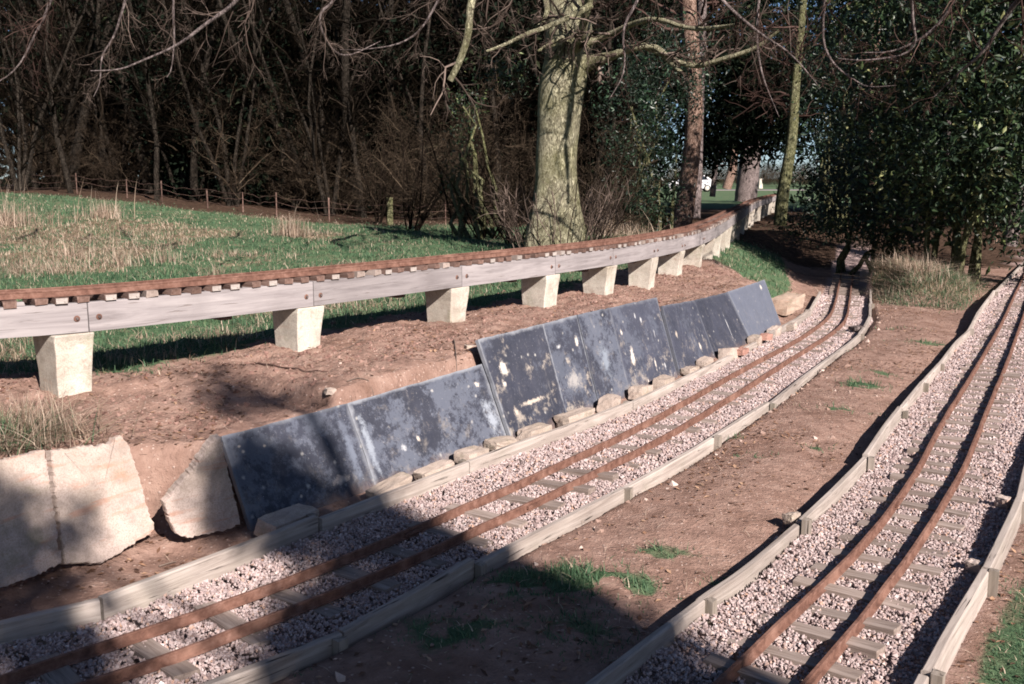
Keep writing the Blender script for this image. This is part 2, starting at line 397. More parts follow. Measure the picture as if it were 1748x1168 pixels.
def mat_slab(name, patch, grey, warm, edge, ell, tone=1.0):
    """old roofing-slate slab: near-black face, blue-grey bloom, lichen spots; ell = worn pale marks in slab uv"""
    m, n, b = M(name, .5, .32)
    tc = nd(n, 'ShaderNodeUVMap').outputs[0]
    g = geo_pos(n)
    base = ramp(n, noise(n, g, 5, 8, .7), [(.3, tuple(tone*q for q in (.022, .025, .036))), (.7, tuple(tone*q for q in (.042, .046, .064)))])
    bl = ramp(n, mth(n, 'ADD', mth(n, 'MULTIPLY', noise(n, g, 3.8, 6, .7), .5), mth(n, 'MULTIPLY', noise(n, g, 24, 10, .85), .5)), [(patch-.02, 0.0), (patch+.03, .9)])
    c = mixc(n, mth(n, 'MULTIPLY', bl, grey), base, (.115, .13, .165))
    sep = nd(n, 'ShaderNodeSeparateXYZ'); n.links.new(tc, sep.inputs[0]); u, v = sep.outputs[0], sep.outputs[1]
    st = noise(n, geo_pos(n, (9, 9, 1.2)), 2, 6, .7); c = mixc(n, ramp(n, st, [(.6, 0.0), (.75, .35)]), c, (.26, .25, .24))
    wr = ramp(n, mth(n, 'ADD', noise(n, g, 7, 9, .75), mth(n, 'MULTIPLY', mth(n, 'SUBTRACT', .5, v), .12)), [(.56, 0.0), (.66, warm)])
    c = mixc(n, wr, c, (.36, .32, .27))
    # bloom along the arrises
    ed = mth(n, 'MINIMUM', mth(n, 'MINIMUM', u, mth(n, 'SUBTRACT', 1.0, u)), mth(n, 'MULTIPLY', mth(n, 'SUBTRACT', 1.0, v), .8))
    ed = mth(n, 'ADD', ed, mth(n, 'MULTIPLY', mth(n, 'SUBTRACT', noise(n, g, 12, 6, .7), .5), .09))
    c = mixc(n, ramp(n, ed, [(.0, edge), (.03, 0.0)]), c, (.22, .235, .26))
    sc3 = ramp(n, noise(n, geo_pos(n, (30, 30, 3)), 1.5, 8, .8), [(.60, 0.0), (.68, .45)]); c = mixc(n, sc3, c, (.24, .24, .25))
    dirt = ramp(n, mth(n, 'ADD', v, mth(n, 'MULTIPLY', noise(n, g, 9, 7, .75), .35)), [(.20, .75), (.34, 0.0)]); c = mixc(n, dirt, c, (.17, .12, .10))
    sv = voro(n, g, 17); sc2 = voro(n, g, 17, 'F1', 'Color')
    sv = mth(n, 'ADD', sv, mth(n, 'MULTIPLY', mth(n, 'SUBTRACT', noise(n, g, 30, 6, .75), .5), .5))
    sp = mth(n, 'MULTIPLY', ramp(n, sv, [(.02, 1.0), (.22, 0.0)]), ramp(n, sc2, [(.66, 0.0), (.72, .8)]))
    c = mixc(n, sp, c, (.42, .41, .38))
    fs = ramp(n, noise(n, g, 90, 3, .6), [(.66, 0.0), (.72, .5)]); c = mixc(n, fs, c, (.35, .35, .36))
    wob = mth(n, 'MULTIPLY', mth(n, 'SUBTRACT', noise(n, g, 20, 9, .8), .42), 3.0)
    for (eu, ev, ru, rv, col) in ell:
        a = mth(n, 'DIVIDE', mth(n, 'SUBTRACT', u, eu), ru); q = mth(n, 'DIVIDE', mth(n, 'SUBTRACT', v, ev), rv)
        d = mth(n, 'ADD', mth(n, 'SQRT', mth(n, 'ADD', mth(n, 'MULTIPLY', a, a), mth(n, 'MULTIPLY', q, q))), wob)
        c = mixc(n, ramp(n, d, [(.45, .95), (1.0, 0.0)]), c, col)
    setc(n, b, c)
    rr = ramp(n, noise(n, g, 8, 6), [(.3, .35), (.7, .75)]); rr = mth(n, 'ADD', rr, .1); n.links.new(rr, b.inputs['Roughness'])
    bump(n, b, noise(n, g, 40, 8, .7), .35, .003); return m
def mat_leaf(name, stops, rough=.35, spec=.5, trans=0):
    m, n, b = M(name, rough, spec)
    c = ramp(n, attr(n, 'tint'), stops); setc(n, b, c)
    if trans:
        tr_ = nd(n, 'ShaderNodeBsdfTranslucent'); n.links.new(c, tr_.inputs[0]); mx = nd(n, 'ShaderNodeMixShader'); mx.inputs[0].default_value = trans
        n.links.new(b.outputs[0], mx.inputs[1]); n.links.new(tr_.outputs[0], mx.inputs[2])
        n.links.new(mx.outputs[0], n.nodes['Material Output'].inputs['Surface'])
    return m

GROUND = mat_ground()
BALLAST = mat_tint('ballast', [(0, (.26, .195, .185)), (.25, (.37, .285, .27)), (.55, (.45, .365, .35)), (.88, (.53, .45, .435)), (.94, (.46, .29, .21)), (1, (.68, .61, .59))], .9, .2, 90, .002, .3)
RUST = mat_rust()
TIMBER = mat_wood('grey_timber', (.24, .20, .175), (.40, .35, .31), (.56, .50, .45), 0, .12, 1, 'grain')
BEAM = mat_wood('beam_timber', (.20, .18, .18), (.31, .285, .285), (.40, .37, .365), 2, 0, 1, 'grain', (.22, .19, .18))
PEG = mat_wood('peg_timber', (.17, .14, .11), (.30, .26, .22), (.42, .37, .33), 2, .25, 1, True)
SLEEP = mat_wood('sleeper_timber', (.15, .11, .09), (.33, .27, .235), (.45, .38, .34), 0, .05, 1.3, True)
SLEEP2 = mat_wood('trestle_sleeper', (.075, .045, .035), (.16, .10, .08), (.27, .19, .16), 0, 0, 1.3, True)
SLEEPW = mat_wood('cut_sleeper_end', (.28, .24, .21), (.40, .36, .33), (.50, .46, .42), 0, 0, 1.3, True)
CONC = mat_concrete('pier_concrete', (.55, .52, .45), .12)
SLABC = mat_concrete('slab_concrete', (.50, .415, .37), .55)
STONE = mat_concrete('kerb_stone', (.46, .385, .33), .1)
BARK_BIG = mat_bark('bark_beech', (.075, .066, .045), (.26, .24, .165), (.43, .41, .29), .38, 1.2, .40, .032)
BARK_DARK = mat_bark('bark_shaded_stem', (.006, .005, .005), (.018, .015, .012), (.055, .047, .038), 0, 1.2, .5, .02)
BARK_PINE = mat_bark('bark_pine', (.05, .03, .02), (.14, .088, .068), (.33, .235, .185), .0, 1.2, .4, .02)
BARK_IVY = mat_bark('bark_mossy', (.035, .035, .018), (.075, .075, .04), (.22, .22, .13), .25, 1.2, .5, .02)
BARK_GREY = mat_bark('bark_grey', (.04, .033, .032), (.13, .105, .10), (.24, .20, .19), .0, .8, .4, .02)
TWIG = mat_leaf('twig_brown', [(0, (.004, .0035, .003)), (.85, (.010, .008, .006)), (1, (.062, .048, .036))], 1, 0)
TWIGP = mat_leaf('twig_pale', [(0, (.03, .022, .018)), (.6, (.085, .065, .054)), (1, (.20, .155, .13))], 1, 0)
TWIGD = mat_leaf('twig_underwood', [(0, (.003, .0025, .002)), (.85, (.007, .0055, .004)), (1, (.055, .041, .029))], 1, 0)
TWIGR = mat_leaf('twig_red', [(0, (.015, .009, .007)), (.6, (.045, .028, .024)), (1, (.13, .085, .072))], 1, 0)
TWIGB = mat_leaf('twig_brambly', [(0, (.012, .009, .007)), (.6, (.034, .025, .018)), (1, (.13, .10, .07))], 1, 0)
GRASS = mat_leaf('grass_blade', [(0, (.038, .085, .046)), (.45, (.088, .172, .090)), (.72, (.155, .22, .115)), (.8, (.30, .25, .17)), (1, (.58, .48, .37))], .6, .25, .35)
STRAW = mat_leaf('dry_straw', [(0, (.16, .11, .08)), (.5, (.36, .27, .20)), (1, (.60, .50, .40))], .7, .2, .35)
LAUREL = mat_leaf('laurel_leaf', [(0, (.006, .014, .008)), (.55, (.015, .032, .014)), (.86, (.035, .060, .022)), (.95, (.13, .16, .06)), (1, (.24, .25, .11))], .45, .35)
HOLLY = mat_leaf('holly_leaf', [(0, (.005, .012, .007)), (.75, (.012, .027, .014)), (1, (.035, .075, .036))], .42, .4)
DARKL = mat_leaf('dark_conifer', [(0, (.004, .007, .005)), (.85, (.009, .015, .009)), (1, (.035, .042, .022))], .9, .05)

# ------------------------------------------------------------------ ground sheet
def axis(parts):
    a = [parts[0][0]]
    for (x0, x1, d) in parts: a += list(np.arange(x0+d, x1+d*.5, d))
    return np.array(a)
gx = axis([(-900, -120, 130), (-120, -30, 10), (-30, -8, 1.0), (-8, -3.6, .12), (-3.6, 5.2, .03), (5.2, 9, .08), (9, 30, .6), (30, 120, 8), (120, 900, 130)])
gy = axis([(-300, -20, 40), (-20, 0, 1.5), (0, 2.2, .12), (2.2, 9.5, .028), (9.5, 16, .06), (16, 30, .25), (30, 110, 3), (110, 1300, 120)])
X, Y = np.meshgrid(gx, gy, indexing='ij'); Xf, Yf = X.ravel(), Y.ravel()
Z = height(Xf, Yf)
s_, u_ = polydist(toe3, Xf, Yf)
bed = inside_bed(Xf, Yf)
# trestle line (front top edge of the beam)
TZ = .93
tr = [U(x, y, TZ) for x, y in [(0,526),(143,518),(540,481),(789,454),(946,437),(1047,425),(1118,413.5),(1169,404),(1200,396),(1220,388),(1240,377),(1257,366)]]
tr = extend(np.array(tr), 1.4, 0); tr = np.vstack([tr, U(1272,358,TZ), U(1281,352,TZ), U(1290,346,TZ), U(1305,340.5,TZ), U(1326,335,TZ), U(1348,331,TZ)])
TRL = resample(chaikin(tr, 2), .1)
ts, tu = polydist(tr, Xf, Yf)
gz = smooth(.25, .9, ts+.5*fbm(Xf*1.5, Yf*1.5, 3, 40))                # grass beyond the trestle
gfar = smooth(0.12, .5, s_)*smooth(10.2, 11.2, Yf-.3*(Xf-3)+.6*fbm(Xf, Yf, 3, 41))*smooth(2.2, 3.2, Xf+.5*fbm(Xf*2, Yf*2, 2, 42))   # grass bank
mound = np.exp(-(((Xf-5.75)/1.25)**2+((Yf-14.6)/1.7)**2))*smooth(.1, .35, polydist(bR1, Xf, Yf)[0])
c2, _ = polydist(bR2, Xf, Yf); rg = smooth(-.02, -.15, c2)*(.45+.5*vnoise(Xf*2.5, Yf*2.5, 52))
c1, _ = polydist(bL2, Xf, Yf)
pat = np.zeros(len(Xf))
for (px, py, rx, ry, st_) in [(1050,1000,.22,.16,1.1),(960,990,.16,.12,.9),(1140,945,.15,.08,.9),(880,1010,.2,.16,.8),(760,1090,.26,.2,.7),(1000,1080,.25,.2,.6),(1285,787,.14,.10,.9),(1250,755,.10,.08,.6),(1450,822,.06,.05,.9),(1390,770,.16,.08,.6),(1470,660,.22,.16,.8),(1440,705,.3,.12,.7),(1500,640,.25,.2,.6),(1580,585,.4,.2,.7),(1520,560,.4,.25,.5),(1440,600,.3,.2,.5),(480,1150,.1,.06,.9),(1230,990,.08,.1,.7)]:
    q = U(px, py, 0); pat += st_*np.exp(-(((Xf-q[0])/rx)**2+((Yf-q[1])/ry)**2)*1.2)
midn = np.clip(pat*1.0*smooth(.15, .55, vnoise(Xf*9, Yf*9, 51)*.6+vnoise(Xf*23, Yf*23, 53)*.4), 0, .72)+0*smooth(.52, .72, vnoise(Xf*1.6, Yf*2.6, 50)*.6+vnoise(Xf*5, Yf*7, 51)*.4)
lush = ((Xf+3.35)**2+(Yf-4.55)**2 < .35)*0.7
far_f = smooth(36, 42, Yf)*smooth(3, 6, Xf-0.0*Yf)
grass = np.clip(gz*smooth(2.8, -1.0, Xf-.25*Yf+2.2)+gfar+mound*.85*(Yf < 14.2)+rg+midn*smooth(16, 10, Yf)+lush+far_f, 0, 1)*(1-bed)
strw = np.clip(gz*smooth(.38, .70, vnoise(Xf*.55+3, Yf*.5, 60)*.45+fbm(Xf*1.6, Yf*1.2, 5, 61)*.35+.20+.34*smooth(-4.2, -8, Xf)*smooth(22, 12, Yf)+.1*smooth(8, 6, Yf)*smooth(-3, -4.5, Xf)-.12*smooth(-3.5, -1, Xf))*.70+smooth(.3, .6, mound)*.75, 0, .85)*(1-bed)
edgeY = 23+.35*np.abs(Xf+2)*(Xf < -2)
litter = np.clip(smooth(-1.5, 1.5, Yf-np.where(Xf < 1.8, edgeY-1.0, 19.0-.35*(Xf-5)))*smooth(46, 34, Yf*np.where(Xf > 3, 1, .1))+smooth(.6, 1.6, Xf-.5*Yf+.1)*smooth(9, 11, Yf)*0, 0, 1)*(1-bed)
grass = grass*(1-litter*.8)
Nx, Ny = len(gx), len(gy); idx = np.arange(Nx*Ny).reshape(Nx, Ny)
Q = np.stack([idx[:-1, :-1], idx[1:, :-1], idx[1:, 1:], idx[:-1, 1:]], -1).reshape(-1, 4)
me = mesh_np('ground', np.c_[Xf, Yf, Z], Q, attrs={'grass': grass, 'straw': strw, 'litter': litter, 'bed': bed})
link('ground', me, GROUND, kind='structure')

def grid_lookup(A):
    G = A.reshape(Nx, Ny)
    def f(x, y):
        i = np.clip(np.searchsorted(gx, x)-1, 0, Nx-2); j = np.clip(np.searchsorted(gy, y)-1, 0, Ny-2)
        a = (x-gx[i])/(gx[i+1]-gx[i]); b = (y-gy[j])/(gy[j+1]-gy[j])
        return (G[i, j]*(1-a)+G[i+1, j]*a)*(1-b)+(G[i, j+1]*(1-a)+G[i+1, j+1]*a)*b
    return f
HG = grid_lookup(Z); GG = grid_lookup(grass); GS = grid_lookup(strw); GL_ = grid_lookup(litter); GB = grid_lookup(bed)
def hg(x, y): return float(HG(np.array([x]), np.array([y]))[0])

# ------------------------------------------------------------------ tracks
RAILP = [(-.013, -.038), (.013, -.038), (.013, -.035), (.0035, -.032), (.0035, -.009), (.0068, -.007), (.0068, -.001), (.0055, 0), (-.0055, 0), (-.0068, -.001), (-.0068, -.007), (-.0035, -.009), (-.0035, -.032), (-.013, -.035)]
def track(name, label, C, gauge, pitch, slen, sw):
    t = thing(name, C[0], label, 'railway track')
    Cr = resample(C, .12); g = np.interp(np.linspace(0, 1, len(Cr)), np.linspace(0, 1, len(gauge)), gauge)
    wob = fbm(np.arange(len(Cr))*.35, np.zeros(len(Cr)), 2, 70)*.003
    for sgn in (-1, 1):
        P = offs(Cr, sgn*g/2+wob+fbm(np.arange(len(Cr))*.5, np.full(len(Cr), sgn*5.), 2, 71)*.002)
        P[:, 2] += fbm(np.arange(len(Cr))*.4, np.full(len(Cr), sgn*9.), 2, 72)*.006
        mb = MB(); mb.sweep(P, RAILP); link('rail', mb.mesh('rail', False, C[0]), RUST, t)
        for k in range(14 if sgn > 0 else 9, len(P)-2, 21):        # joints in the rail
            m2 = MB(); q = P[k]; d = P[k+1]-P[k]; a = math.atan2(d[1], d[0]); 
            m2.box(q+[0, 0, -.020], (.11, .030, .014), a)
            link('fishplate', m2.mesh('fishplate', False, C[0]), RUST, t)
    S = resample(C, pitch); T = tang(S); spots = []
    sm = []
    for v in range(4):
        m2 = MB(); L = slen; 
        m2.box((0, 0, -.03), (L, sw, .06), 0, 1, .004); sm.append(m2.mesh('sleeper', False)); sm[-1].materials.append(SLEEP)
    for p, d in zip(S, T):
        a = math.atan2(d[1], d[0])-math.pi/2+rng.normal(0, .05)
        o = link('sleeper', sm[rng.integers(4)], None, t, Vector(p-C[0])+Vector((rng.normal(0, .008), rng.normal(0, .01), -.0405+rng.normal(0, .003))))
        o.rotation_euler = (rng.normal(0, .03), rng.normal(0, .03), a); spots.append((p[0], p[1], a))
    return spots
spL = track('ground_level_track', 'rusty narrow track on sparse sleepers running past the row of dark slabs', CL, np.clip(smoothline(np.c_[GL, GL, GL], 15)[2:-2, 0], .15, .23), .285, .42, .085)
spR = track('ground_level_track', 'rusty narrow track with close sleepers curving up the right side', CR, np.clip(smoothline(np.c_[GR, GR, GR], 15)[2:-2, 0], .18, .23), .205, .44, .075)

# ballast --------------------------------------------------------------
ICO_V = []; 
ph = (1+5**.5)/2
ICO_V = np.array([[-1,ph,0],[1,ph,0],[-1,-ph,0],[1,-ph,0],[0,-1,ph],[0,1,ph],[0,-1,-ph],[0,1,-ph],[ph,0,-1],[ph,0,1],[-ph,0,-1],[-ph,0,1]])/math.hypot(1, ph)
ICO_F = np.array([[0,11,5],[0,5,1],[0,1,7],[0,7,10],[0,10,11],[1,5,9],[5,11,4],[11,10,2],[10,7,6],[7,1,8],[3,9,4],[3,4,2],[3,2,6],[3,6,8],[3,8,9],[4,9,5],[2,4,11],[6,2,10],[8,6,7],[9,8,1]])
OCT_V = np.array([[1,0,0],[-1,0,0],[0,1,0],[0,-1,0],[0,0,1],[0,0,-1]], float)
OCT_F = np.array([[0,2,4],[2,1,4],[1,3,4],[3,0,4],[2,0,5],[1,2,5],[3,1,5],[0,3,5]])
def rand_rot(n):
    q = rng.normal(size=(n, 4)); q /= np.linalg.norm(q, axis=1)[:, None]; a, b, c, d = q.T
    return np.stack([1-2*(c*c+d*d), 2*(b*c-a*d), 2*(b*d+a*c), 2*(b*c+a*d), 1-2*(b*b+d*d), 2*(c*d-a*b), 2*(b*d-a*c), 2*(c*d+a*b), 1-2*(b*b+c*c)], 1).reshape(n, 3, 3)
def stones(pts, size, hi=True):
    BV, BF = (ICO_V, ICO_F) if hi else (OCT_V, OCT_F)
    n = len(pts); k = len(BV)
    V = BV[None]*(1+rng.uniform(-.28, .22, (n, k, 1)))*rng.uniform(.6, 1.15, (n, 1, 3))
    V = np.einsum('nij,nkj->nki', rand_rot(n), V)*np.asarray(size).reshape(-1, 1, 1)*.5+pts[:, None]
    Fc = BF[None]+(np.arange(n)*k)[:, None, None]
    return V.reshape(-1, 3), Fc.reshape(-1, 3), np.repeat(rng.random(n), k)
def bed_points(A, B, dens, y0, y1, spots, cover):
    A = resample(A, .1); B = resample(B, .1); n = 400
    ia = np.stack([np.interp(np.linspace(0, 1, n), np.linspace(0, 1, len(A)), A[:, i]) for i in range(3)], 1)
    # nearest partner on B
    j = np.array([np.linalg.norm(B[:, :2]-p[:2], axis=1).argmin() for p in ia]); ib = B[j]
    wdt = np.linalg.norm(ib-ia, axis=1); ds = np.linalg.norm(ia[1]-ia[0]) 
    seg = np.linalg.norm((np.diff(ia, axis=0)+np.diff(ib, axis=0))/2, axis=1); area = seg*(wdt[:-1]+wdt[1:])/2
    N = int(area.sum()*dens); c = rng.choice(len(area), N, p=area/area.sum()); t = rng.random(N)[:, None]; b = rng.uniform(.02, .98, N)[:, None]
    a_ = ia[c]*(1-t)+ia[c+1]*t; b_ = ib[c]*(1-t)+ib[c+1]*t; P = a_*(1-b)+b_*b
    P = P[(P[:, 1] > y0) & (P[:, 1] < y1)]
    keep = np.ones(len(P), bool)
    for (sx, sy, a) in spots:
        dx, dy = P[:, 0]-sx, P[:, 1]-sy; q = np.abs(dx*math.cos(a)+dy*math.sin(a)); r = np.abs(-dx*math.sin(a)+dy*math.cos(a))
        keep &= ~((q < .215) & (r < .036) & (rng.random(len(P)) < cover))
    P = P[keep]; P[:, 2] = P[:, 2]-BZ-.004+.014*fbm(P[:, 0]*3, P[:, 1]*3, 2, 80)+rng.uniform(-.008, .005, len(P))
    return P
def ballast(name, label, A, B, spots, cover):
    Vs, Fs, Ts = [], [], []; n = 0
    for dens, s0, y0, y1, hi in ((10500, .0150, -1, 5.0, False), (6500, .0185, 5.0, 8.5, False), (3000, .027, 8.5, 13, False), (1200, .042, 13, 24, False)):
        P = bed_points(A, B, dens, y0, y1, spots, cover)
        if not len(P): continue
        V, Fc, T = stones(P, s0*rng.lognormal(0, .22, len(P)), hi); Vs.append(V); Fs.append(Fc+n); Ts.append(T); n += len(V)
    me = mesh_np(name, np.vstack(Vs), None, np.vstack(Fs), False, {'tint': np.concatenate(Ts)})
    link(name, me, BALLAST, kind='stuff', label=label)
ballast('ballast', 'pale pinkish grey gravel ballast of the left track', bL1, bL2, spL, .58)
ballast('ballast', 'grey gravel ballast of the right track', bR1, bR2, spR, .70)

# edging boards ----------------------------------------------------------
def edging(label, P, joints, peg_side, h=.12, th=.032):
    """joints: photo points where one board ends and the next begins"""
    P = resample(P, .06); org = P[0].copy(); org[2] = 0
    t = thing('timber_edging', org, label, 'edging')
    ks = [0]+sorted({int(np.linalg.norm(P[:, :2]-j[:2], axis=1).argmin()) for j in joints})+[len(P)-1]
    for i, (a, b) in enumerate(zip(ks[:-1], ks[1:])):
        if b-a < 3: continue
        Q = P[a:b+1].copy(); tt = np.linspace(0, 1, len(Q))[:, None]; L_ = P[a]*(1-tt)+P[b]*tt; m_ = np.clip(smoothline(Q, 7)-L_, -.5, .5) if len(Q) > 12 else Q-L_; Q = L_+.5*m_*np.minimum(1, 5*np.minimum(tt, 1-tt))
        Q[:, 2] += rng.normal(0, .006)+np.linspace(rng.normal(0, .006), rng.normal(0, .006), len(Q))+fbm(np.arange(len(Q))*.2, np.zeros(len(Q)), 2, 90+i)*.003
        Q = Q+np.array([*(tang(Q).mean(0)[[1, 0]]*[1, -1]), 0])*rng.normal(0, .006)
        d = (Q[1]-Q[0])/np.linalg.norm(Q[1]-Q[0])*.006; Q[0] += d; Q[-1] -= d
        mb = MB(); w_ = th/2
        mb.sweep(Q, [(-w_, -h), (w_, -h), (w_, -.004), (w_-.005, 0), (-w_+.005, .001), (-w_, -.004)])
        link('board', mb.mesh('board', False, org), TIMBER, t)
        if i:
            q = P[a]; T = tang(P)[a]; N = np.array([T[1], -T[0], 0]); sd_ = peg_side
            mb = MB(); c = q+N*sd_*(th/2+.019)+T*rng.normal(0, .015)
            hh = .13+rng.uniform(-.01, .03)
            mb.box(c+[0, 0, -hh/2+rng.uniform(-.008, .012)], (.04, .034, hh), math.atan2(T[1], T[0]), .95, .003)
            o = link('peg', mb.mesh('peg', False, org), PEG, t)
    return t
Uj = lambda l: [U(x, y, BZ+low(y)) for x, y in l]
edging('grey timber edging boards between the dark slabs and the left track', bL1, Uj([(185,1024),(535,886),(794,789),(1074,686),(1314,569),(1382,530)]), -1)
edging('pale timber edging boards along the outer side of the left track', bL2, Uj([(574,1080),(811,960),(1065,831),(1214,747),(1311,687),(1470,571),(1486,518)]), 1)
R_ = lambda l: [U(x, y, BZ) for x, y in l]
edging('weathered timber edging boards with pegs left of the right track', bR1, R_([(1192,1022),(1362,890),(1480,779),(1536,700),(1574,652),(1601,621),(1653,562),(1697,497)]), 1, .14, .030)
edging('grey timber edging boards with outer pegs at the right edge', bR2, R_([(1577,1156),(1683,968),(1737,858)])+[bR2[-3], bR2[-9], bR2[-15]], 1, .16, .034)

# ------------------------------------------------------------------ raised track
td = np.r_[0, np.cumsum(np.linalg.norm(np.diff(TRL, axis=0), axis=1))]
def at_len(s): return np.array([np.interp(s, td, TRL[:, i]) for i in range(3)])
def len_at(p): return td[np.linalg.norm(TRL[:, :2]-p[:2], axis=1).argmin()]
js = [len_at(U(x, y, TZ)) for x, y in [(143,518),(540,481),(789,454),(946,437),(1047,425),(1118,413.5),(1169,404)]]
js = [js[0]-1.45]+js
while js[-1] < td[-1]-1.5: js.append(js[-1]+(1.18 if len(js) < 14 else 1.7))
org = TRL[0].copy(); rt = thing('raised_track', org, 'rusty miniature track on long pale timber beams curving along the bank', 'railway track')
BH = .15; BW = .045; TW = .255
beams = [0]+js+[td[-1]]
for side, off in ((1, 0.0), (-1, -TW+BW)):
    for a, b in zip(beams[:-1], beams[1:]):
        if b-a < .3: continue
        s0 = np.linspace(a+.003, b-.003, max(3, int((b-a)/.2))); P = np.array([at_len(q) for q in s0])
        P = offs(P, off); P[:, 2] += rng.normal(0, .0025)
        mb = MB(); mb.sweep(P, [(-BW, -BH), (0, -BH), (0, -.003), (-.003, 0), (-BW+.003, 0), (-BW, -.003)])
        link('beam', mb.mesh('beam', False, org), BEAM, rt)
# sleepers, two rails
n_s = 0; sm = []
for v in range(5):
    mb = MB(); mb.box((0, 0, .016), (.262, .062, .032), 0, 1, .004); sm.append(mb.mesh('sleeper', False)); sm[-1].materials.append(SLEEP2 if v < 4 else SLEEP)
cap = MB(); cap.box((0, 0, 0), (.005, .055, .027), 0); capm = cap.mesh('sawn_end', False); capm.materials.append(SLEEPW)
s = .1; rest = MB()
while s < td[-1]-.1:
    p = at_len(s); q = at_len(s+.05); d = q-p; a = math.atan2(d[1], d[0]); c = p+np.array([-d[1], d[0], 0])/np.linalg.norm(d)*(TW/2-.004)
    if n_s < 300:
        o = link('sleeper', sm[rng.integers(5)], None, rt, Vector(c-org)+Vector((0, 0, .0005)))
        o.rotation_euler = (0, rng.normal(0, .01), a-math.pi/2+rng.normal(0, .05))
        if rng.random() < .38:
            e = link('sawn_end', capm, None, o, Vector((.1335, 0, .0155)))
            e['label'] = 'pale freshly sawn sleeper end'
    else: rest.box(c+[0, 0, .0165], (.262, .062, .032), a-math.pi/2)
    n_s += 1; s += .118+rng.normal(0, .008)
if rest.n: link('far_sleepers', rest.mesh('far_sleepers', False, org), SLEEP2, rt, kind='stuff')
for off in (-.055, -.20):
    P = offs(resample(TRL, .12), off); P[:, 2] += .032+.036
    mb = MB(); mb.sweep(P, [(a_*.95, b_*.9) for a_, b_ in RAILP]); link('rail', mb.mesh('rail', False, org), RUST, rt)
# bolts at the joints, blocks under mid span
def disc(mb, c, nrm, r, th, n=12):
    nrm = np.array(nrm, float); nrm /= np.linalg.norm(nrm); a = np.cross(nrm, [0, 0, 1.]); a /= np.linalg.norm(a); b = np.cross(nrm, a)
    th_ = np.arange(n)/n*2*np.pi; ring = r*(np.cos(th_)[:, None]*a+np.sin(th_)[:, None]*b)
    V = np.vstack([c+ring, c+ring*.8+nrm*th, [c+nrm*th]]); Qd = [[i, (i+1) % n, n+(i+1) % n, n+i] for i in range(n)]; Tt = [[n+i, n+(i+1) % n, 2*n] for i in range(n)]
    mb.add(V, Qd, Tt)
for k, jl in enumerate(js[1:9]):
    for dd in (-.055, .055):
        p = at_len(jl+dd); T = at_len(jl+dd+.03)-p; T /= np.linalg.norm(T); N = np.array([T[1], -T[0], 0])
        mb = MB(); disc(mb, p+N*.0005+[0, 0, -BH*.52-.01*k % .02], N, .016, .003); 
        w_ = link('washer', mb.mesh('washer', False, org), RUST, rt)
        mb = MB(); disc(mb, p+N*.003+[0, 0, -BH*.52-.01*k % .02], N, .009, .009, 6); link('bolt', mb.mesh('bolt', False, org), BARK_GREY, w_)
for a, b in list(zip(js[:-1], js[1:]))[:7]:
    p = at_len(a+(b-a)*.58); T = at_len(a+(b-a)*.58+.03)-p; an = math.atan2(T[1], T[0]); N = np.array([T[1], -T[0], 0])/np.linalg.norm(T)
    mb = MB(); mb.box(p-N*TW/2+[0, 0, -BH-.002], (.07, TW-2*BW-.004, .05), an); link('spacer_block', mb.mesh('spacer_block', False, org), SLEEP2, rt)
# concrete piers
PN = ['first concrete pier from the left, wide and bright, standing in the bank', 'second concrete pier from the left under the timber beam joint', 'third concrete pier from the left under the raised track', 'fourth concrete pier from the left, triangular patch of sun on its side', 'fifth concrete pier from the left under the raised track', 'sixth concrete pier from the left beside a flat stone', 'seventh concrete pier from the left where the beam starts to climb', 'eighth concrete pier from the left, close to its neighbours', 'ninth concrete pier from the left, among overlapping far piers', 'tenth concrete pier from the left, last before the shade']
for k, jl in enumerate(js):
    p = at_len(jl); T = at_len(jl+(1.2 if k < 2 else .25))-at_len(jl-(0 if k < 2 else .25)); T /= np.linalg.norm(T); N = np.array([T[1], -T[0], 0]); an = math.atan2(T[1], T[0])
    c = p-N*(TW/2); zt = TZ-BH-.004; zb = hg(c[0], c[1])-.16; Hh = zt-zb
    cx = rng.uniform(-.01, .01); lv = []
    for f_, a_, b_, bb in ((0, .086, .098, .12), (.30, .087, .099, .122), (.55, .089, .104, .126), (.78, .095, .118, .130), (.93, .100, .130, .132), (1, .101, .132, .132)):
        j_ = rng.normal(0, .0025, 8)
        ring = [(-a_+j_[0], -b_+j_[1]), (a_+j_[2], -b_+j_[3]), (a_+j_[4], bb+j_[5]), (-a_+j_[6], bb+j_[7])]
        R2 = np.array([[math.cos(an), -math.sin(an)], [math.sin(an), math.cos(an)]])
        lv.append([[*(R2@np.array(r)+c[:2]+T[:2]*((-.075 if k == 1 else -.02)+cx)), zb+f_*Hh] for r in ring])
    V = np.array(lv).reshape(-1, 3); Qd = [[i*4+j, i*4+(j+1) % 4, (i+1)*4+(j+1) % 4, (i+1)*4+j] for i in range(5) for j in range(4)]+[[3, 2, 1, 0], [20, 21, 22, 23]]
    mb = MB(); mb.add(V-[c[0], c[1], zb+.16], Qd); mm = mb.mesh('concrete_pier', False)
    if k == 0: lab = 'concrete pier of the raised track just outside the left edge'
    elif k <= len(PN): lab = PN[k-1]
    else: lab = 'small far pier under the shaded distant end of the raised track'
    o = link('concrete_pier', mm, CONC, None, (c[0], c[1], zb+.16), label=lab, cat='concrete pier', group='concrete piers under the raised track'); bevel(o, .006, 2)

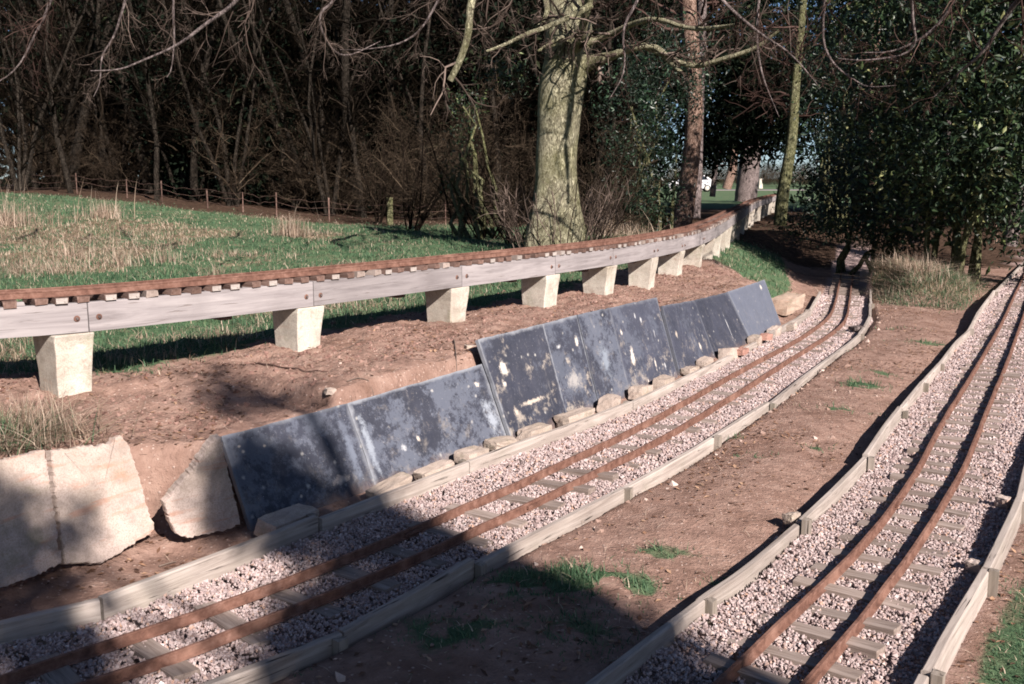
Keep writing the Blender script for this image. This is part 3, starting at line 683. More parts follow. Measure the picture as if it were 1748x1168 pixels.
# ------------------------------------------------------------------ slabs
def base_top(b, t, d, z=.02):
    B = U(*b, z); r = ray(*t); o_ = np.array([0, 0, HC]); tt = np.dot(B-o_, d)/np.dot(r, d); return B, o_+r*tt
CREAM = (.60, .55, .48); PALE = (.42, .43, .44); TAN = (.48, .42, .35)
slabs = [  # (base left, top left, base right, top right), material args, label
 ((425,898),(377,745),(640,826),(592,688), (.50, .75, .15, .5, [(.10,.86,.018,.022,TAN),(.115,.80,.02,.03,TAN),(.27,.80,.016,.02,TAN),(.34,.14,.03,.045,TAN),(.41,.22,.018,.03,TAN),(.9,.5,.05,.5,(.13,.15,.19)),(.75,.25,.1,.07,(.28,.26,.25))], 1.15), 'large near black slab at the left end of the dark row'),
 ((640,826),(592,688),(868,750),(826,620), (.50, .80, .3, .9, [(.90,.80,.03,.06,CREAM),(.25,.38,.025,.06,PALE),(.36,.42,.018,.05,TAN),(.93,.4,.08,.3,(.27,.30,.34)),(.05,.5,.035,.5,(.24,.27,.31))], 1.0), 'wide slab with pale blue-grey patches, second in the dark row'),
 ((870,751),(812,580),(967,712),(925,553), (.56, .5, .75, .9, [(.22,.70,.075,.10,CREAM),(.17,.57,.04,.04,CREAM),(.2,.3,.05,.07,TAN),(.5,.35,.30,.035,TAN)], 1.1), 'tall slab with a big cream worn mark, overlapping the low slabs'),
 ((967,712),(925,553),(1022,690),(985,537), (.50, .7, .9, .9, [(.82,.75,.08,.09,CREAM),(.3,.75,.09,.03,PALE),(.5,.4,.3,.15,(.30,.29,.28))], 1.2), 'narrow slab with mottled pale bloom right of the cream marked slab'),
 ((1022,690),(985,537),(1075,670),(1040,525), (.48, .85, .3, .3, [(.5,.5,.22,.25,(.20,.23,.27))], 1.2), 'narrow blue-grey slab in the middle of the tall group'),
 ((1075,670),(1040,525),(1157,640),(1122,507), (.52, .6, .6, .4, [(.22,.45,.055,.16,CREAM),(.12,.72,.03,.04,CREAM),(.55,.8,.03,.05,PALE),(.62,.3,.02,.10,CREAM),(.75,.62,.015,.08,PALE),(.8,.25,.02,.07,PALE),(.45,.85,.02,.05,PALE),(.4,.15,.02,.06,CREAM)], 1.5), 'tall slab streaked with pale drips, last of the tall group'),
 ((1160,638),(1130,522),(1220,607),(1185,512), (.54, .5, .5, .3, [(.70,.33,.035,.11,CREAM),(.18,.6,.03,.06,TAN)], 1.5), 'low brownish black slab after the step down from the tall group'),
 ((1220,607),(1185,512),(1282,583),(1242,498), (.62, .3, .15, .2, [(.60,.45,.012,.35,PALE)], 1.2), 'plain dark slab with one thin pale scratch, second from the right end'),
 ((1282,583),(1242,498),(1333,553),(1305,477), (.25, .85, .1, .4, [(.82,.88,.035,.08,CREAM),(.15,.15,.03,.07,PALE)], 2.6), 'light blue-grey slab at the right end of the row'),
]
for k, (bl, tl, brr, trr, ma, lab) in enumerate(slabs):
    b0, b1 = U(*bl, .02+low(bl[1])), U(*brr, .02+low(brr[1])); d = (b1-b0); d[2] = 0; d /= np.linalg.norm(d)
    B0, T0 = base_top(bl, tl, d, .02+low(bl[1])); B1, T1 = base_top(brr, trr, d, .02+low(brr[1]))
    if k in (2,): 
        for q in (B0, T0): pass
    up0 = (T0-B0); up1 = (T1-B1); n_ = np.cross(d, (up0+up1)/2); n_ /= np.linalg.norm(n_)      # faces the camera side
    if n_[1] > 0: n_ = -n_
    B0 = B0-up0*.12; B1 = B1-up1*.12
    fw = .012*(k in (2,))-.004*(k % 2)
    # front face grid so the face is gently uneven, chipped edges
    nu, nv = 14, 10; G = np.zeros((nu+1, nv+1, 3))
    for i in range(nu+1):
        for j in range(nv+1):
            u = i/nu; v = j/nv; p = (B0*(1-v)+T0*v)*(1-u)+(B1*(1-v)+T1*v)*u
            e = 0
            if j == nv: p = p-(T0-B0)/np.linalg.norm(T0-B0)*abs(rng.normal(0, .003))
            if i in (0, nu): p = p+d*(.003 if i == 0 else -.003)+d*rng.normal(0, .0015)
            G[i, j] = p+n_*(fw+rng.normal(0, .0004))
    th = .022; V = np.vstack([G.reshape(-1, 3), (G-n_*th).reshape(-1, 3)]); id_ = np.arange((nu+1)*(nv+1)).reshape(nu+1, nv+1); off = (nu+1)*(nv+1)
    Fq = [[id_[i, j], id_[i+1, j], id_[i+1, j+1], id_[i, j+1]] for i in range(nu) for j in range(nv)]
    Fq += [[q[3]+off, q[2]+off, q[1]+off, q[0]+off] for q in Fq]
    for i in range(nu): Fq += [[id_[i+1, 0], id_[i, 0], id_[i, 0]+off, id_[i+1, 0]+off], [id_[i, nv], id_[i+1, nv], id_[i+1, nv]+off, id_[i, nv]+off]]
    for j in range(nv): Fq += [[id_[0, j], id_[0, j+1], id_[0, j+1]+off, id_[0, j]+off], [id_[nu, j+1], id_[nu, j], id_[nu, j]+off, id_[nu, j+1]+off]]
    c = (B0+B1)/2; me = mesh_np('slab', V-c, np.array(Fq), None, False)
    uvl = me.uv_layers.new(name='UVMap'); uu = np.array([[i/nu, j/nv] for i in range(nu+1) for j in range(nv+1)]*2)
    li = np.zeros(len(me.loops), np.int32); me.loops.foreach_get('vertex_index', li); uvl.data.foreach_set('uv', uu[li].astype(np.float32).ravel())
    link('dark_slab', me, mat_slab('slab_face_%d' % k, *ma), None, c, label=lab, cat='stone slab', group='dark slabs leaning against the bank')
# pale broken concrete slabs at the left
def plate(name, label, pts_img, plane_pts, th=.045):
    """broken plate: outline given as photo points laid on a leaning plane"""
    A, B_, C_ = plane_pts; nn = np.cross(B_-A, C_-A); nn /= np.linalg.norm(nn)
    if nn[1] > 0: nn = -nn
    O = np.array([0, 0, HC]); out_ = []
    ptsi = [];
    for i, p in enumerate(pts_img):
        q = pts_img[(i+1) % len(pts_img)]; L = math.hypot(q[0]-p[0], q[1]-p[1]); m_ = max(1, int(L/4))
        for j in range(m_):
            t = j/m_; jx, jy = (2.0*float(fbm(np.array(i*7.3+j*.23), np.array(2.2), 3, 6))+rng.normal(0, 1.1), 2.0*float(fbm(np.array(i*5.1+j*.23), np.array(8.2), 3, 9))+rng.normal(0, 1.1)) if j else (0, 0); ptsi.append((p[0]*(1-t)+q[0]*t+jx, p[1]*(1-t)+q[1]*t+jy))
    for p in ptsi:
        r = ray(*p); t = np.dot(A-O, nn)/np.dot(r, nn); out_.append(O+r*t)
    out_ = np.array(out_); c = out_.mean(0); n = len(out_)
    ins = c+(out_-c)*(.982+rng.uniform(-.010, .010, (n, 1))); 
    V = np.vstack([out_-nn*.008, ins, out_-nn*th, [c]]); 
    Qd = [[i, (i+1) % n, n+(i+1) % n, n+i] for i in range(n)]+[[2*n+i, 2*n+(i+1) % n, (i+1) % n, i] for i in range(n)]
    Tt = [[n+i, n+(i+1) % n, 3*n] for i in range(n)]
    me = mesh_np(name, V-c, np.array(Qd), np.array(Tt), False)
    return link(name, me, SLABC, None, c, label=label, cat='concrete slab', group='broken pale concrete slabs')
def lean_plane(bl, br, t, z=.02):
    b0, b1 = U(*bl, z), U(*br, z); d = b1-b0; d /= np.linalg.norm(d); _, T0 = base_top(bl, t, d, z); return (b0, b1, T0)
plate('concrete_slab', 'triangular broken concrete slab leaning beside the first dark slab', [(377,746),(412,898),(320,920),(300,912),(290,893),(281,861),(300,835),(330,802),(352,768),(366,748)], lean_plane((320,920),(412,898),(320,770), .03))
plate('concrete_slab', 'squarish pale concrete slab with chipped rounded corner at the lower left', [(88,768),(190,757),(206,742),(218,755),(236,808),(265,905),(200,948),(175,962),(112,962),(100,890)], lean_plane((112,962),(265,908),(70,775), .05))
plate('concrete_slab', 'mossy shaded concrete slab cut by the left picture edge', [(-90,800),(-10,789),(30,780),(78,768),(82,800),(95,880),(107,962),(60,985),(-90,1035)], lean_plane((-90,1035),(107,966),(-130,805), .05))

# stones along the foot of the slabs
def rock(name, c, size, rz, label, cat='stone', group=None, mat=None, rough=.07, tilt=0):
    mb = MB(); V = []; n = 6
    sx, sy, sz = size
    a = np.linspace(-1, 1, n); 
    # cube-sphere-ish block
    import itertools
    faces = []; vid = {}
    def vert(p):
        k_ = tuple(np.round(p, 4))
        if k_ not in vid:
            q = np.array(p); q = np.sign(q)*np.abs(q)**1.0; L = np.linalg.norm(q); q = q*(1-.06*(L-1)/.73)
            vid[k_] = len(V); V.append(q)
        return vid[k_]
    for ax_ in range(3):
        for sg in (-1, 1):
            for i in range(n-1):
                for j in range(n-1):
                    quad = []
                    for (u_, v_) in ((i, j), (i+1, j), (i+1, j+1), (i, j+1)):
                        p = [0, 0, 0]; p[ax_] = sg; p[(ax_+1) % 3] = a[u_]; p[(ax_+2) % 3] = a[v_]; quad.append(vert(p))
                    faces.append(quad if sg > 0 else quad[::-1])
    V = np.array(V); sd_ = rng.integers(1000)
    nz = fbm(V[:, 0]*1.3+sd_, V[:, 1]*1.3+V[:, 2], 3, 3)
    V = V*(1+rough*2.0*nz[:, None])*[sx/2, sy/2, sz/2]+rng.normal(0, .0012, V.shape)
    # skewed, broken shape
    V[:, 0] += V[:, 2]*rng.uniform(-.3, .3); V[:, 2] += V[:, 0]*rng.uniform(-.08, .08)
    me = mesh_np(name, V, np.array(faces), None, False)
    o = link(name, me, mat or STONE, None, c, label=label, cat=cat, group=group); o.rotation_euler = (rng.normal(0, .08), tilt+rng.normal(0, .05), rz); return o
kst = [((492,893),(.30,.12,.07),'long dark grey broken kerb block at the foot of the first dark slab'),
 ((668,836),(.26,.09,.06),'weathered broken block where the first two dark slabs meet'),
 ((745,805),(.26,.08,.05),'thin pale stone lying under the second dark slab'),
 ((808,778),(.24,.10,.06),'angular cream stone under the right half of the second slab'),
 ((858,758),(.20,.10,.05),'small pale stone left of the cream marked slab foot'),
 ((915,742),(.24,.10,.08),'pale squared block with grey end face below the cream marked slab'),
 ((985,714),(.34,.11,.07),'long rounded pale stone below the mottled narrow slab'),
 ((1043,690),(.20,.11,.085),'pale squared block below the middle narrow slab'),
 ((1096,670),(.20,.11,.085),'pale block with grey end below the streaked slab'),
 ((1135,655),(.19,.10,.08),'pale block at the right end of the tall slabs'),
 ((1180,633),(.20,.08,.045),'flat tilted tile lying below the low brownish slab'),
 ((1206,619),(.22,.09,.06),'cream stone between the brownish and the plain slab'),
 ((1246,604),(.22,.12,.09),'pale cube shaped stone below the plain dark slab'),
 ((1291,582),(.24,.11,.08),'white stone below the light blue-grey slab'),
 ((1324,567),(.20,.10,.08),'small pinkish brick piece near the right end slab'),
 ((1352,558),(.20,.10,.06),'rough flat piece past the right end slab')]
for (px, sz, lab) in kst:
    p = U(px[0], px[1], .035+low(px[1])); sz = (sz[0]*.95, sz[1], sz[2]*1.1); k = np.argmin(np.linalg.norm(bL1[:, :2]-p[:2], axis=1)); k = min(max(k, 1), len(bL1)-2); d = bL1[k+1]-bL1[k-1]; rz = math.atan2(d[1], d[0])
    o = rock('kerb_stone', Vector(p)+Vector((-.01, .01, 0)), sz, rz+rng.normal(0, .06), lab, 'stone', 'loose stones along the foot of the slabs')
BRICK = mat_concrete('brick_red', (.36, .20, .16)); 
rock('sandstone_lump', U(1343,518,.10), (.48, .22, .16), .9, 'rough cream sandstone lump on the bank past the last slab', 'rock', None, mat_concrete('sandstone', (.42, .32, .25), .3), .14)
rock('brick_fragment', U(1266,600,.04), (.13,.08,.05), .9, 'broken red brick piece between two pale stones', 'brick', None, BRICK)
rock('brick_fragment', U(1308,575,.04), (.14,.08,.06), .9, 'pinkish red brick end below the light slab', 'brick', None, BRICK)
rock('rubble_stone', U(806,598,.5), (.09,.07,.06), .3, 'pale rubble stone tucked behind the tall slab corner', 'stone')
rock('rubble_stone', U(797,612,.47), (.07,.05,.05), 1.3, 'small brownish stone just below the rubble behind the tall slab', 'stone')
rock('flat_stone', U(1083,464,.46), (.34,.12,.05), .7, 'flat pale stone beside the sixth pier', 'stone')
rock('white_stone', U(850,984,0), (.085,.045,.035), .5, 'small white stone lying just outside the left track edging', 'stone')
rock('ochre_stone', U(846,965,0), (.035,.03,.03), .2, 'tiny ochre stone beside the small white stone', 'stone', None, mat_concrete('ochre', (.6, .33, .1)))
rock('white_stone', U(1352,885,.03), (.09,.05,.05), .8, 'pale stone wedged outside the right track edging at a peg', 'stone')
rock('white_stone', U(563,668,.47), (.05,.045,.03), .5, 'round pale pebble on the bank above the second dark slab', 'stone')
rock('bank_stone', U(1665,862+105,.02), (.06,.06,.05), .8, 'brown stone inside the right edging by the peg', 'stone', None, SLABC)
rock('bank_stone', U(1712,857,.02), (.06,.06,.06), .8, 'brown stone inside the right edging near the picture edge', 'stone', None, SLABC)
rock('slate_piece', U(1462,560,.0), (.16,.09,.04), .5, 'grey slate piece lying on the ballast inside the bend', 'stone', None, BARK_GREY)
# pebbles and clods scattered over the earth
def scatter_pts(n, x0, x1, y0, y1, f):
    x = rng.uniform(x0, x1, n); y = rng.uniform(y0, y1, n); k = rng.random(n) < f(x, y); return x[k], y[k]
def earthf(x, y): return (1-GB(x, y))*(1-np.clip(GG(x, y), 0, 1))
def near_board(x, y):
    a, _ = polydist(bL2, x, y); return np.exp(-np.abs(np.minimum(a+.12, 0))*7)*(a < -.03)
x, y = scatter_pts(26000, -4, 5.2, 2.6, 14, lambda x, y: earthf(x, y)*(.10+.9*near_board(x, y)+.35*smooth(.5,.75,vnoise(x*2,y*2,33))))
k = rng.random(len(x)) < .6; x, y = x[k], y[k]
V, Fc, T = stones(np.c_[x, y, HG(x, y)-.001], .013*(1+.8*near_board(x, y))*rng.lognormal(0, .5, len(x)), False)
link('pebbles', mesh_np('pebbles', V, None, Fc, False, {'tint': T}), mat_tint('pebble', [(0, (.22, .14, .11)), (.7, (.34, .235, .19)), (1, (.56, .46, .40))], .9, .2, 80, .002), kind='stuff', label='small pebbles strewn over the bare earth')
x, y = scatter_pts(60000, -4, 3.5, 3.0, 12, lambda x, y: earthf(x, y)*smooth(.3, .5, polydist(toe3, x, y)[0])*(.25+smooth(.4, .7, vnoise(x*1.6+5, y*1.6, 34))))
V, Fc, T = stones(np.c_[x, y, HG(x, y)-.002], np.minimum(.018*rng.lognormal(0, .5, len(x)), .045), False)
link('earth_clods', mesh_np('earth_clods', V, None, Fc, False, {'tint': T}), mat_tint('clod', [(0, (.15, .085, .07)), (.5, (.25, .152, .125)), (1, (.35, .235, .195))], 1, .05, 60, .003), kind='stuff', label='crumbly reddish brown earth clods on the bank')

# dead leaves and straw bits lying on the soil (one leaf mesh quad each)
def flats(x, y, L, W, tint_hi):
    n = len(x); a = rng.uniform(0, 6.28, n); t1 = rng.normal(0, .25, n); cu = rng.uniform(.1, .5, n)
    dx, dy = np.cos(a), np.sin(a); z = HG(x, y)+.004
    def P(u, v, h): return np.stack([x+dx*u*L-dy*v*W, y+dy*u*L+dx*v*W, z+h*L+u*L*t1], 1)
    V = np.stack([P(-.5, 0, 0), P(0, -.5, cu*.3), P(.5, 0, .05), P(0, .5, cu*.3)], 1).reshape(-1, 3); k = (np.arange(n)*4)[:, None]
    return V, k+[0, 1, 2, 3], np.repeat(rng.random(n)*tint_hi, 4)
def soil(x, y): return earthf(x, y)*(x < .60*y+.4)*(x > -.62*y-.4)
x, y = scatter_pts(52000, -4, 5.5, 2.3, 15, lambda x, y: soil(x, y)*(.12+.9*smooth(.5, .75, vnoise(x*1.9, y*1.9, 77))+1.2*smooth(.5, -.0, np.abs(polydist(bR2, x, y)[0]+.35))))
V, Qd, tn = flats(x, y, rng.uniform(.014, .04, len(x)), rng.uniform(.008, .022, len(x)), 1)
LEAFL = mat_leaf('dead_leaf', [(0, (.06, .032, .022)), (.6, (.17, .09, .055)), (1, (.40, .26, .17))], .8, .2)
link('leaf_litter', mesh_np('leaf_litter', V, Qd, None, False, {'tint': tn}), LEAFL, kind='stuff', label='small dead leaves lying on the bare earth')
x, y = scatter_pts(40000, -4, 4.5, 2.5, 15, lambda x, y: soil(x, y)*(.15+.85*smooth(.45, .7, vnoise(x*1.2+9, y*1.2, 78))))
V, Qd, tn = flats(x, y, rng.uniform(.03, .10, len(x)), np.full(len(x), .0028), 1)
link('straw_bits', mesh_np('straw_bits', V, Qd, None, False, {'tint': tn}), STRAW, kind='stuff', label='bits of dry straw strewn over the bare earth')
# ------------------------------------------------------------------ grass
def blades(P, Hh, W, lean=.5, K=3, tint=None, bias=None):
    n = len(P); az = rng.uniform(0, 2*np.pi, n); d = np.stack([np.cos(az), np.sin(az), 0*az], 1)
    le = np.abs(rng.normal(0, lean, n)); side = np.stack([-np.sin(az+rng.normal(0, .8, n)), np.cos(az), 0*az], 1)
    t = np.linspace(0, 1, K)
    C = P[:, None]+d[:, None]*(Hh*le)[:, None, None]*(t**1.8)[None, :, None]+np.array([0, 0, 1.])*(Hh*(1-.25*np.minimum(le, 2)))[:, None, None]*t[None, :, None]
    if bias is not None: C = C+np.asarray(bias)*Hh[:, None, None]*(t**2)[None, :, None]
    wd = (W[:, None]*(1-t[None])**.7)
    Lf = C-side[:, None]*wd[..., None]/2; Rt = C+side[:, None]*wd[..., None]/2
    V = np.stack([Lf, Rt], 2)[:, :-1].reshape(n, -1, 3); V = np.concatenate([V, C[:, -1:]], 1); k = V.shape[1]
    base = (np.arange(n)*k)[:, None]
    Qs = []
    for i in range(K-2): Qs.append(np.stack([base[:, 0]+2*i, base[:, 0]+2*i+1, base[:, 0]+2*i+3, base[:, 0]+2*i+2], 1))
    Tt = np.stack([base[:, 0]+2*(K-2), base[:, 0]+2*(K-2)+1, base[:, 0]+k-1], 1)
    tint = rng.random(n) if tint is None else tint
    return V.reshape(-1, 3), (np.vstack(Qs) if Qs else None), Tt, np.repeat(tint, k)
def clumpy(x, y, sc_, seed): return vnoise(x*sc_, y*sc_, seed)
# turf beyond the trestle and on the banks
def fan_pts(n, y0, y1, f):
    y = y0*(y1/y0)**rng.random(n); x = rng.uniform(-.60, .60, n)*y+rng.uniform(-.4, .4, n); k = rng.random(n) < f(x, y); return x[k], y[k]
x, y = fan_pts(420000, 2.4, 26, lambda x, y: np.clip(GG(x, y)-.08, 0, 1)*(.35+.65*clumpy(x, y, 2.2, 44)))
P = np.c_[x, y, HG(x, y)-.005]
st = np.clip(GS(x, y), 0, 1)
tint = np.where(rng.random(len(x)) < .10+.42*st, rng.uniform(.8, 1, len(x)), rng.uniform(0, .72, len(x)))
dist = np.hypot(x, y)
Hh = (.030+.050*clumpy(x, y, 1.4, 45))*rng.uniform(.6, 1.5, len(x))*np.where(y < 5.2, .75, 1); sparse = (1-smooth(.3, .8, GG(x, y))); Hh = Hh*(1-.55*sparse)
V, Qd, Tt, tn = blades(P, Hh, .003+.00065*dist, 1.1, 3, tint)
link('grass', mesh_np('grass', V, Qd, Tt, True, {'tint': tn}), GRASS, kind='stuff', label='short green turf and sparse grass patches')
print('turf blades', len(x))
# dead straw lying through the field and on the mound
x, y = fan_pts(260000, 5, 24, lambda x, y: np.clip(GS(x, y), 0, 1)*(.15+.85*clumpy(x, y, 3.1, 47)))
P = np.c_[x, y, HG(x, y)-.005]; dist = np.hypot(x, y); onm = np.exp(-(((x-5.75)/1.1)**2+((y-14.7)/1.4)**2))
V, Qd, Tt, tn = blades(P, (.065+.17*onm)*rng.uniform(.4, 1.6, len(x)), .0025+.0005*dist, 1.9, 3)
link('dead_grass', mesh_np('dead_grass', V, Qd, Tt, True, {'tint': tn}), STRAW, kind='stuff', label='matted dead straw grass over the field and mound')
print('straw blades', len(x))
a = rng.uniform(0, 6.28, 34000); r = np.sqrt(rng.random(34000)); x = 5.75+1.5*r*np.cos(a); y = 14.5+2.0*r*np.sin(a); k = (polydist(bR1, x, y)[0] > .18+.25*rng.random(len(x))) & (polydist(bL2, x, y)[0] < -.12-.2*rng.random(len(x))) & (rng.random(len(x)) < 1.25-r**2+.3*fbm(x*2, y*2, 2, 98)); x, y, r = x[k], y[k], r[k]
hi = HG(x, y) > .14+.16*rng.random(len(x))+.12*fbm(x*1.5, y*1.5, 2, 99); dd = rng.random(len(x))
isg = np.where(hi, rng.random(len(x)) < .10, rng.random(len(x)) < .62); hgt_ = rng.lognormal(-2.1, .45, len(x))*np.where(hi, 1.0, .6)
for nm, mm, kk, tt_, lab in (('mound_grass', GRASS, isg, .75*rng.random(len(x)), 'green grass round the foot of the mound between the tracks'), ('mound_straw', STRAW, ~isg, .45+.55*rng.random(len(x)), 'pale straw topping the mound between the tracks')):
    V, Qd, Tt, tn = blades(np.c_[x, y, HG(x, y)-.01][kk], hgt_[kk], np.full(kk.sum(), .011), 2.2, 3, tt_[kk])
    link(nm, mesh_np(nm, V, Qd, Tt, True, {'tint': tn}), mm, kind='stuff', label=lab)
def tuft(px, py, n, h, lab, spread=.12, lean=.35, mat=None, w=.006, z=None, green=0, stalks=0):
    # stand the tuft where the photo's pixel meets the terrain
    d = 3.0
    while d < 60:
        q = D(px, py, d)
        if q[2] <= hg(q[0], q[1]): break
        d += .04
    c = np.array([q[0], q[1], hg(q[0], q[1])-.01]); t = thing('dry_grass_tuft', c, lab, 'grass tuft', 'dry grass tufts')
    r = np.abs(rng.normal(0, spread, n)); a = rng.uniform(0, 2*np.pi, n); P = np.c_[r*np.cos(a), r*np.sin(a), np.zeros(n)]
    V, Qd, Tt, tn = blades(P, h*rng.uniform(.35, 1.1, n), np.full(n, w), lean, 4)
    link('blades', mesh_np('blades', V, Qd, Tt, True, {'tint': tn}), mat or STRAW, t, kind='stuff')
    if stalks:
        P = np.c_[rng.normal(0, spread, (stalks, 2)), np.zeros(stalks)]; V, Qd, Tt, tn = blades(P, h*rng.uniform(1.2, 2.2, stalks), np.full(stalks, w*1.1), .28, 6, rng.uniform(.4, 1, stalks), bias=(.12, 0, 0))
        link('stalks', mesh_np('stalks', V, Qd, Tt, True, {'tint': tn}), STRAW, t, kind='stuff')
    return t
tuft(208, 455, 110, .28, 'tall dry grass stalks standing beyond the first beam joint', .16, .5, w=.006, stalks=12)
tuft(282, 448, 80, .24, 'tall bent dry stalks right of the first stalk clump', .14, .5, w=.006, stalks=9)
tuft(498, 403, 420, .42, 'bright straw tuft at the edge of the wood', .22, .45, w=.010, stalks=5)
tuft(180, 372, 260, .42, 'pink straw tuft near the fence at the left', .25, .45, w=.012, stalks=8)
tuft(10, 385, 520, .5, 'broad straw tuft at the left picture edge', .5, .7, w=.010, stalks=22)
tuft(120, 440, 260, .24, 'pale matted straw tuft in the field near the left edge', .4, 1.2, w=.007, stalks=8)
tuft(30, 470, 300, .26, 'pale straw tuft close behind the beam at the left edge', .35, 1.1, w=.006, stalks=10)
tuft(95, 470, 160, .20, 'low straggly straw tuft above the beam near the left edge', .25, .8, w=.006)
tuft(370, 470, 90, .16, 'small pale straw tuft above the beam left of the second joint', .12, .6, w=.006, stalks=2)
tuft(1035, 405, 380, .40, 'pink dead bracken right of the big tree foot', .5, .8, w=.011, stalks=8)
tuft(1085, 400, 240, .36, 'dead bracken between the big tree and the pine', .4, .9, w=.011, stalks=5)
tuft(45, 748, 900, .26, 'green and straw tussock above the pale concrete slab', .17, 1.9, w=.0045)
tuft(22, 755, 600, .20, 'green tussock above the mossy slab at the left edge', .14, 1.7, GRASS, w=.005)

# ------------------------------------------------------------------ branching plants
def grow(P, R, n, t0, t1, lf, ang, K, trop=(0, 0, .0), wig=.25, rf=.6, lens=None, rmin=.002):
    """children of polylines P[N,K,3]"""
    N, Kp, _ = P.shape; par = np.repeat(np.arange(N), n); m = len(par); t = rng.uniform(t0, t1, m)
    f = t*(Kp-1); i = np.minimum(f.astype(int), Kp-2); a = (f-i)[:, None]
    p0 = P[par, i]*(1-a)+P[par, i+1]*a; tg = P[par, i+1]-P[par, i]; tg /= np.linalg.norm(tg, axis=1)[:, None]+1e-9
    r0 = (R[par, i]*(1-a[:, 0])+R[par, i+1]*a[:, 0])*rf; r0 = np.maximum(r0, rmin)
    plen = np.linalg.norm(np.diff(P, axis=1), axis=2).sum(1)[par]
    L = plen*lf*rng.uniform(.6, 1.25, m)*(1.15-.6*t)
    v = rng.normal(size=(m, 3)); v -= (v*tg).sum(1)[:, None]*tg; v /= np.linalg.norm(v, axis=1)[:, None]
    an = np.radians(ang)*rng.uniform(.6, 1.3, m); d = tg*np.cos(an)[:, None]+v*np.sin(an)[:, None]
    C = np.zeros((m, K, 3)); C[:, 0] = p0; st = L/(K-1)
    for k in range(1, K):
        d = d+rng.normal(0, wig, (m, 3))+np.asarray(trop); d /= np.linalg.norm(d, axis=1)[:, None]; C[:, k] = C[:, k-1]+d*st[:, None]
    Rr = r0[:, None]*np.linspace(1, .35, K)[None]
    return C, Rr
def tube_mesh(name, sets, tint_rng=(0, 1)):
    mb = MB(); tn = []
    for P, R, n in sets:
        V, Qd = tubes(P, R, n); mb.add(V, Qd); tn.append(np.repeat(rng.uniform(*tint_rng, len(P))**1.0, P.shape[1]*n))
    return mb.mesh(name, True, None, {'tint': np.concatenate(tn)})
def poly1(pts, r, K=None):
    P = chaikin(np.array(pts, float), 2); n = len(P); d = np.r_[0, np.cumsum(np.linalg.norm(np.diff(P, axis=0), axis=1))]/1.0
    rr = np.interp(d/d[-1], np.linspace(0, 1, len(r)), r); return P, rr
def leaves_at(C, size, asp=.45, curl=.25, droop=0.0):
    """folded leaf: two quads sharing a midrib"""
    n = len(C); Rm = rand_rot(n); a = Rm[:, 0]; a = a-[0, 0, 1]*np.full((n, 1), droop); a /= np.linalg.norm(a, axis=1)[:, None]
    b = np.cross(a, Rm[:, 1]); b /= np.linalg.norm(b, axis=1)[:, None]; c = np.cross(a, b); s_ = np.asarray(size).reshape(-1, 1)
    p0 = C; p1 = C+a*s_; m1 = C+a*s_*.45+b*s_*asp*.5+c*s_*curl*.3; m2 = C+a*s_*.45-b*s_*asp*.5+c*s_*curl*.3; mid = C+a*s_*.5
    V = np.stack([p0, m1, p1, m2, mid], 1).reshape(-1, 3); k = (np.arange(n)*5)[:, None]
    T = np.vstack([k+[0, 4, 1], k+[1, 4, 2], k+[0, 3, 4], k+[3, 2, 4]]); return V, T, np.repeat(rng.random(n), 5)
def gn_scatter(name, src, pts, scl, label, kind='stuff', tilt=.15):
    me = bpy.data.meshes.new(name); me.vertices.add(len(pts)); me.vertices.foreach_set('co', np.asarray(pts, np.float32).ravel())
    a = me.attributes.new('scl', 'FLOAT', 'POINT'); a.data.foreach_set('value', np.asarray(scl, np.float32))
    r = me.attributes.new('rot', 'FLOAT_VECTOR', 'POINT'); r.data.foreach_set('vector', np.c_[rng.normal(0, tilt, (len(pts), 2)), rng.uniform(0, 6.28, len(pts))].astype(np.float32).ravel())
    o = link(name, me, None, kind=kind, label=label)
    g = bpy.data.node_groups.new(name+'_scatter', 'GeometryNodeTree')
    g.interface.new_socket('Geometry', in_out='INPUT', socket_type='NodeSocketGeometry'); g.interface.new_socket('Geometry', in_out='OUTPUT', socket_type='NodeSocketGeometry')
    gi = g.nodes.new('NodeGroupInput'); go = g.nodes.new('NodeGroupOutput'); ip = g.nodes.new('GeometryNodeInstanceOnPoints')
    J = g.nodes.new('GeometryNodeJoinGeometry')
    srcs = src if isinstance(src, (list, tuple)) else [src]
    for q in srcs:
        oi = g.nodes.new('GeometryNodeObjectInfo'); oi.transform_space = 'ORIGINAL'; oi.inputs['Object'].default_value = q; oi.inputs['As Instance'].default_value = True
        g.links.new(oi.outputs['Geometry'], J.inputs[0])
    def na(nm, ty):
        x = g.nodes.new('GeometryNodeInputNamedAttribute'); x.data_type = ty; x.inputs[0].default_value = nm; return [q for q in x.outputs if q.enabled][0]
    e2r = g.nodes.new('FunctionNodeEulerToRotation'); g.links.new(na('rot', 'FLOAT_VECTOR'), e2r.inputs[0])
    g.links.new(gi.outputs[0], ip.inputs['Points']); g.links.new(J.outputs[0], ip.inputs['Instance'])
    g.links.new(e2r.outputs[0], ip.inputs['Rotation']); g.links.new(na('scl', 'FLOAT'), ip.inputs['Scale']); g.links.new(ip.outputs[0], go.inputs[0])
    if len(srcs) > 1: ip.inputs['Pick Instance'].default_value = False
    m = o.modifiers.new('scatter', 'NODES'); m.node_group = g; return o

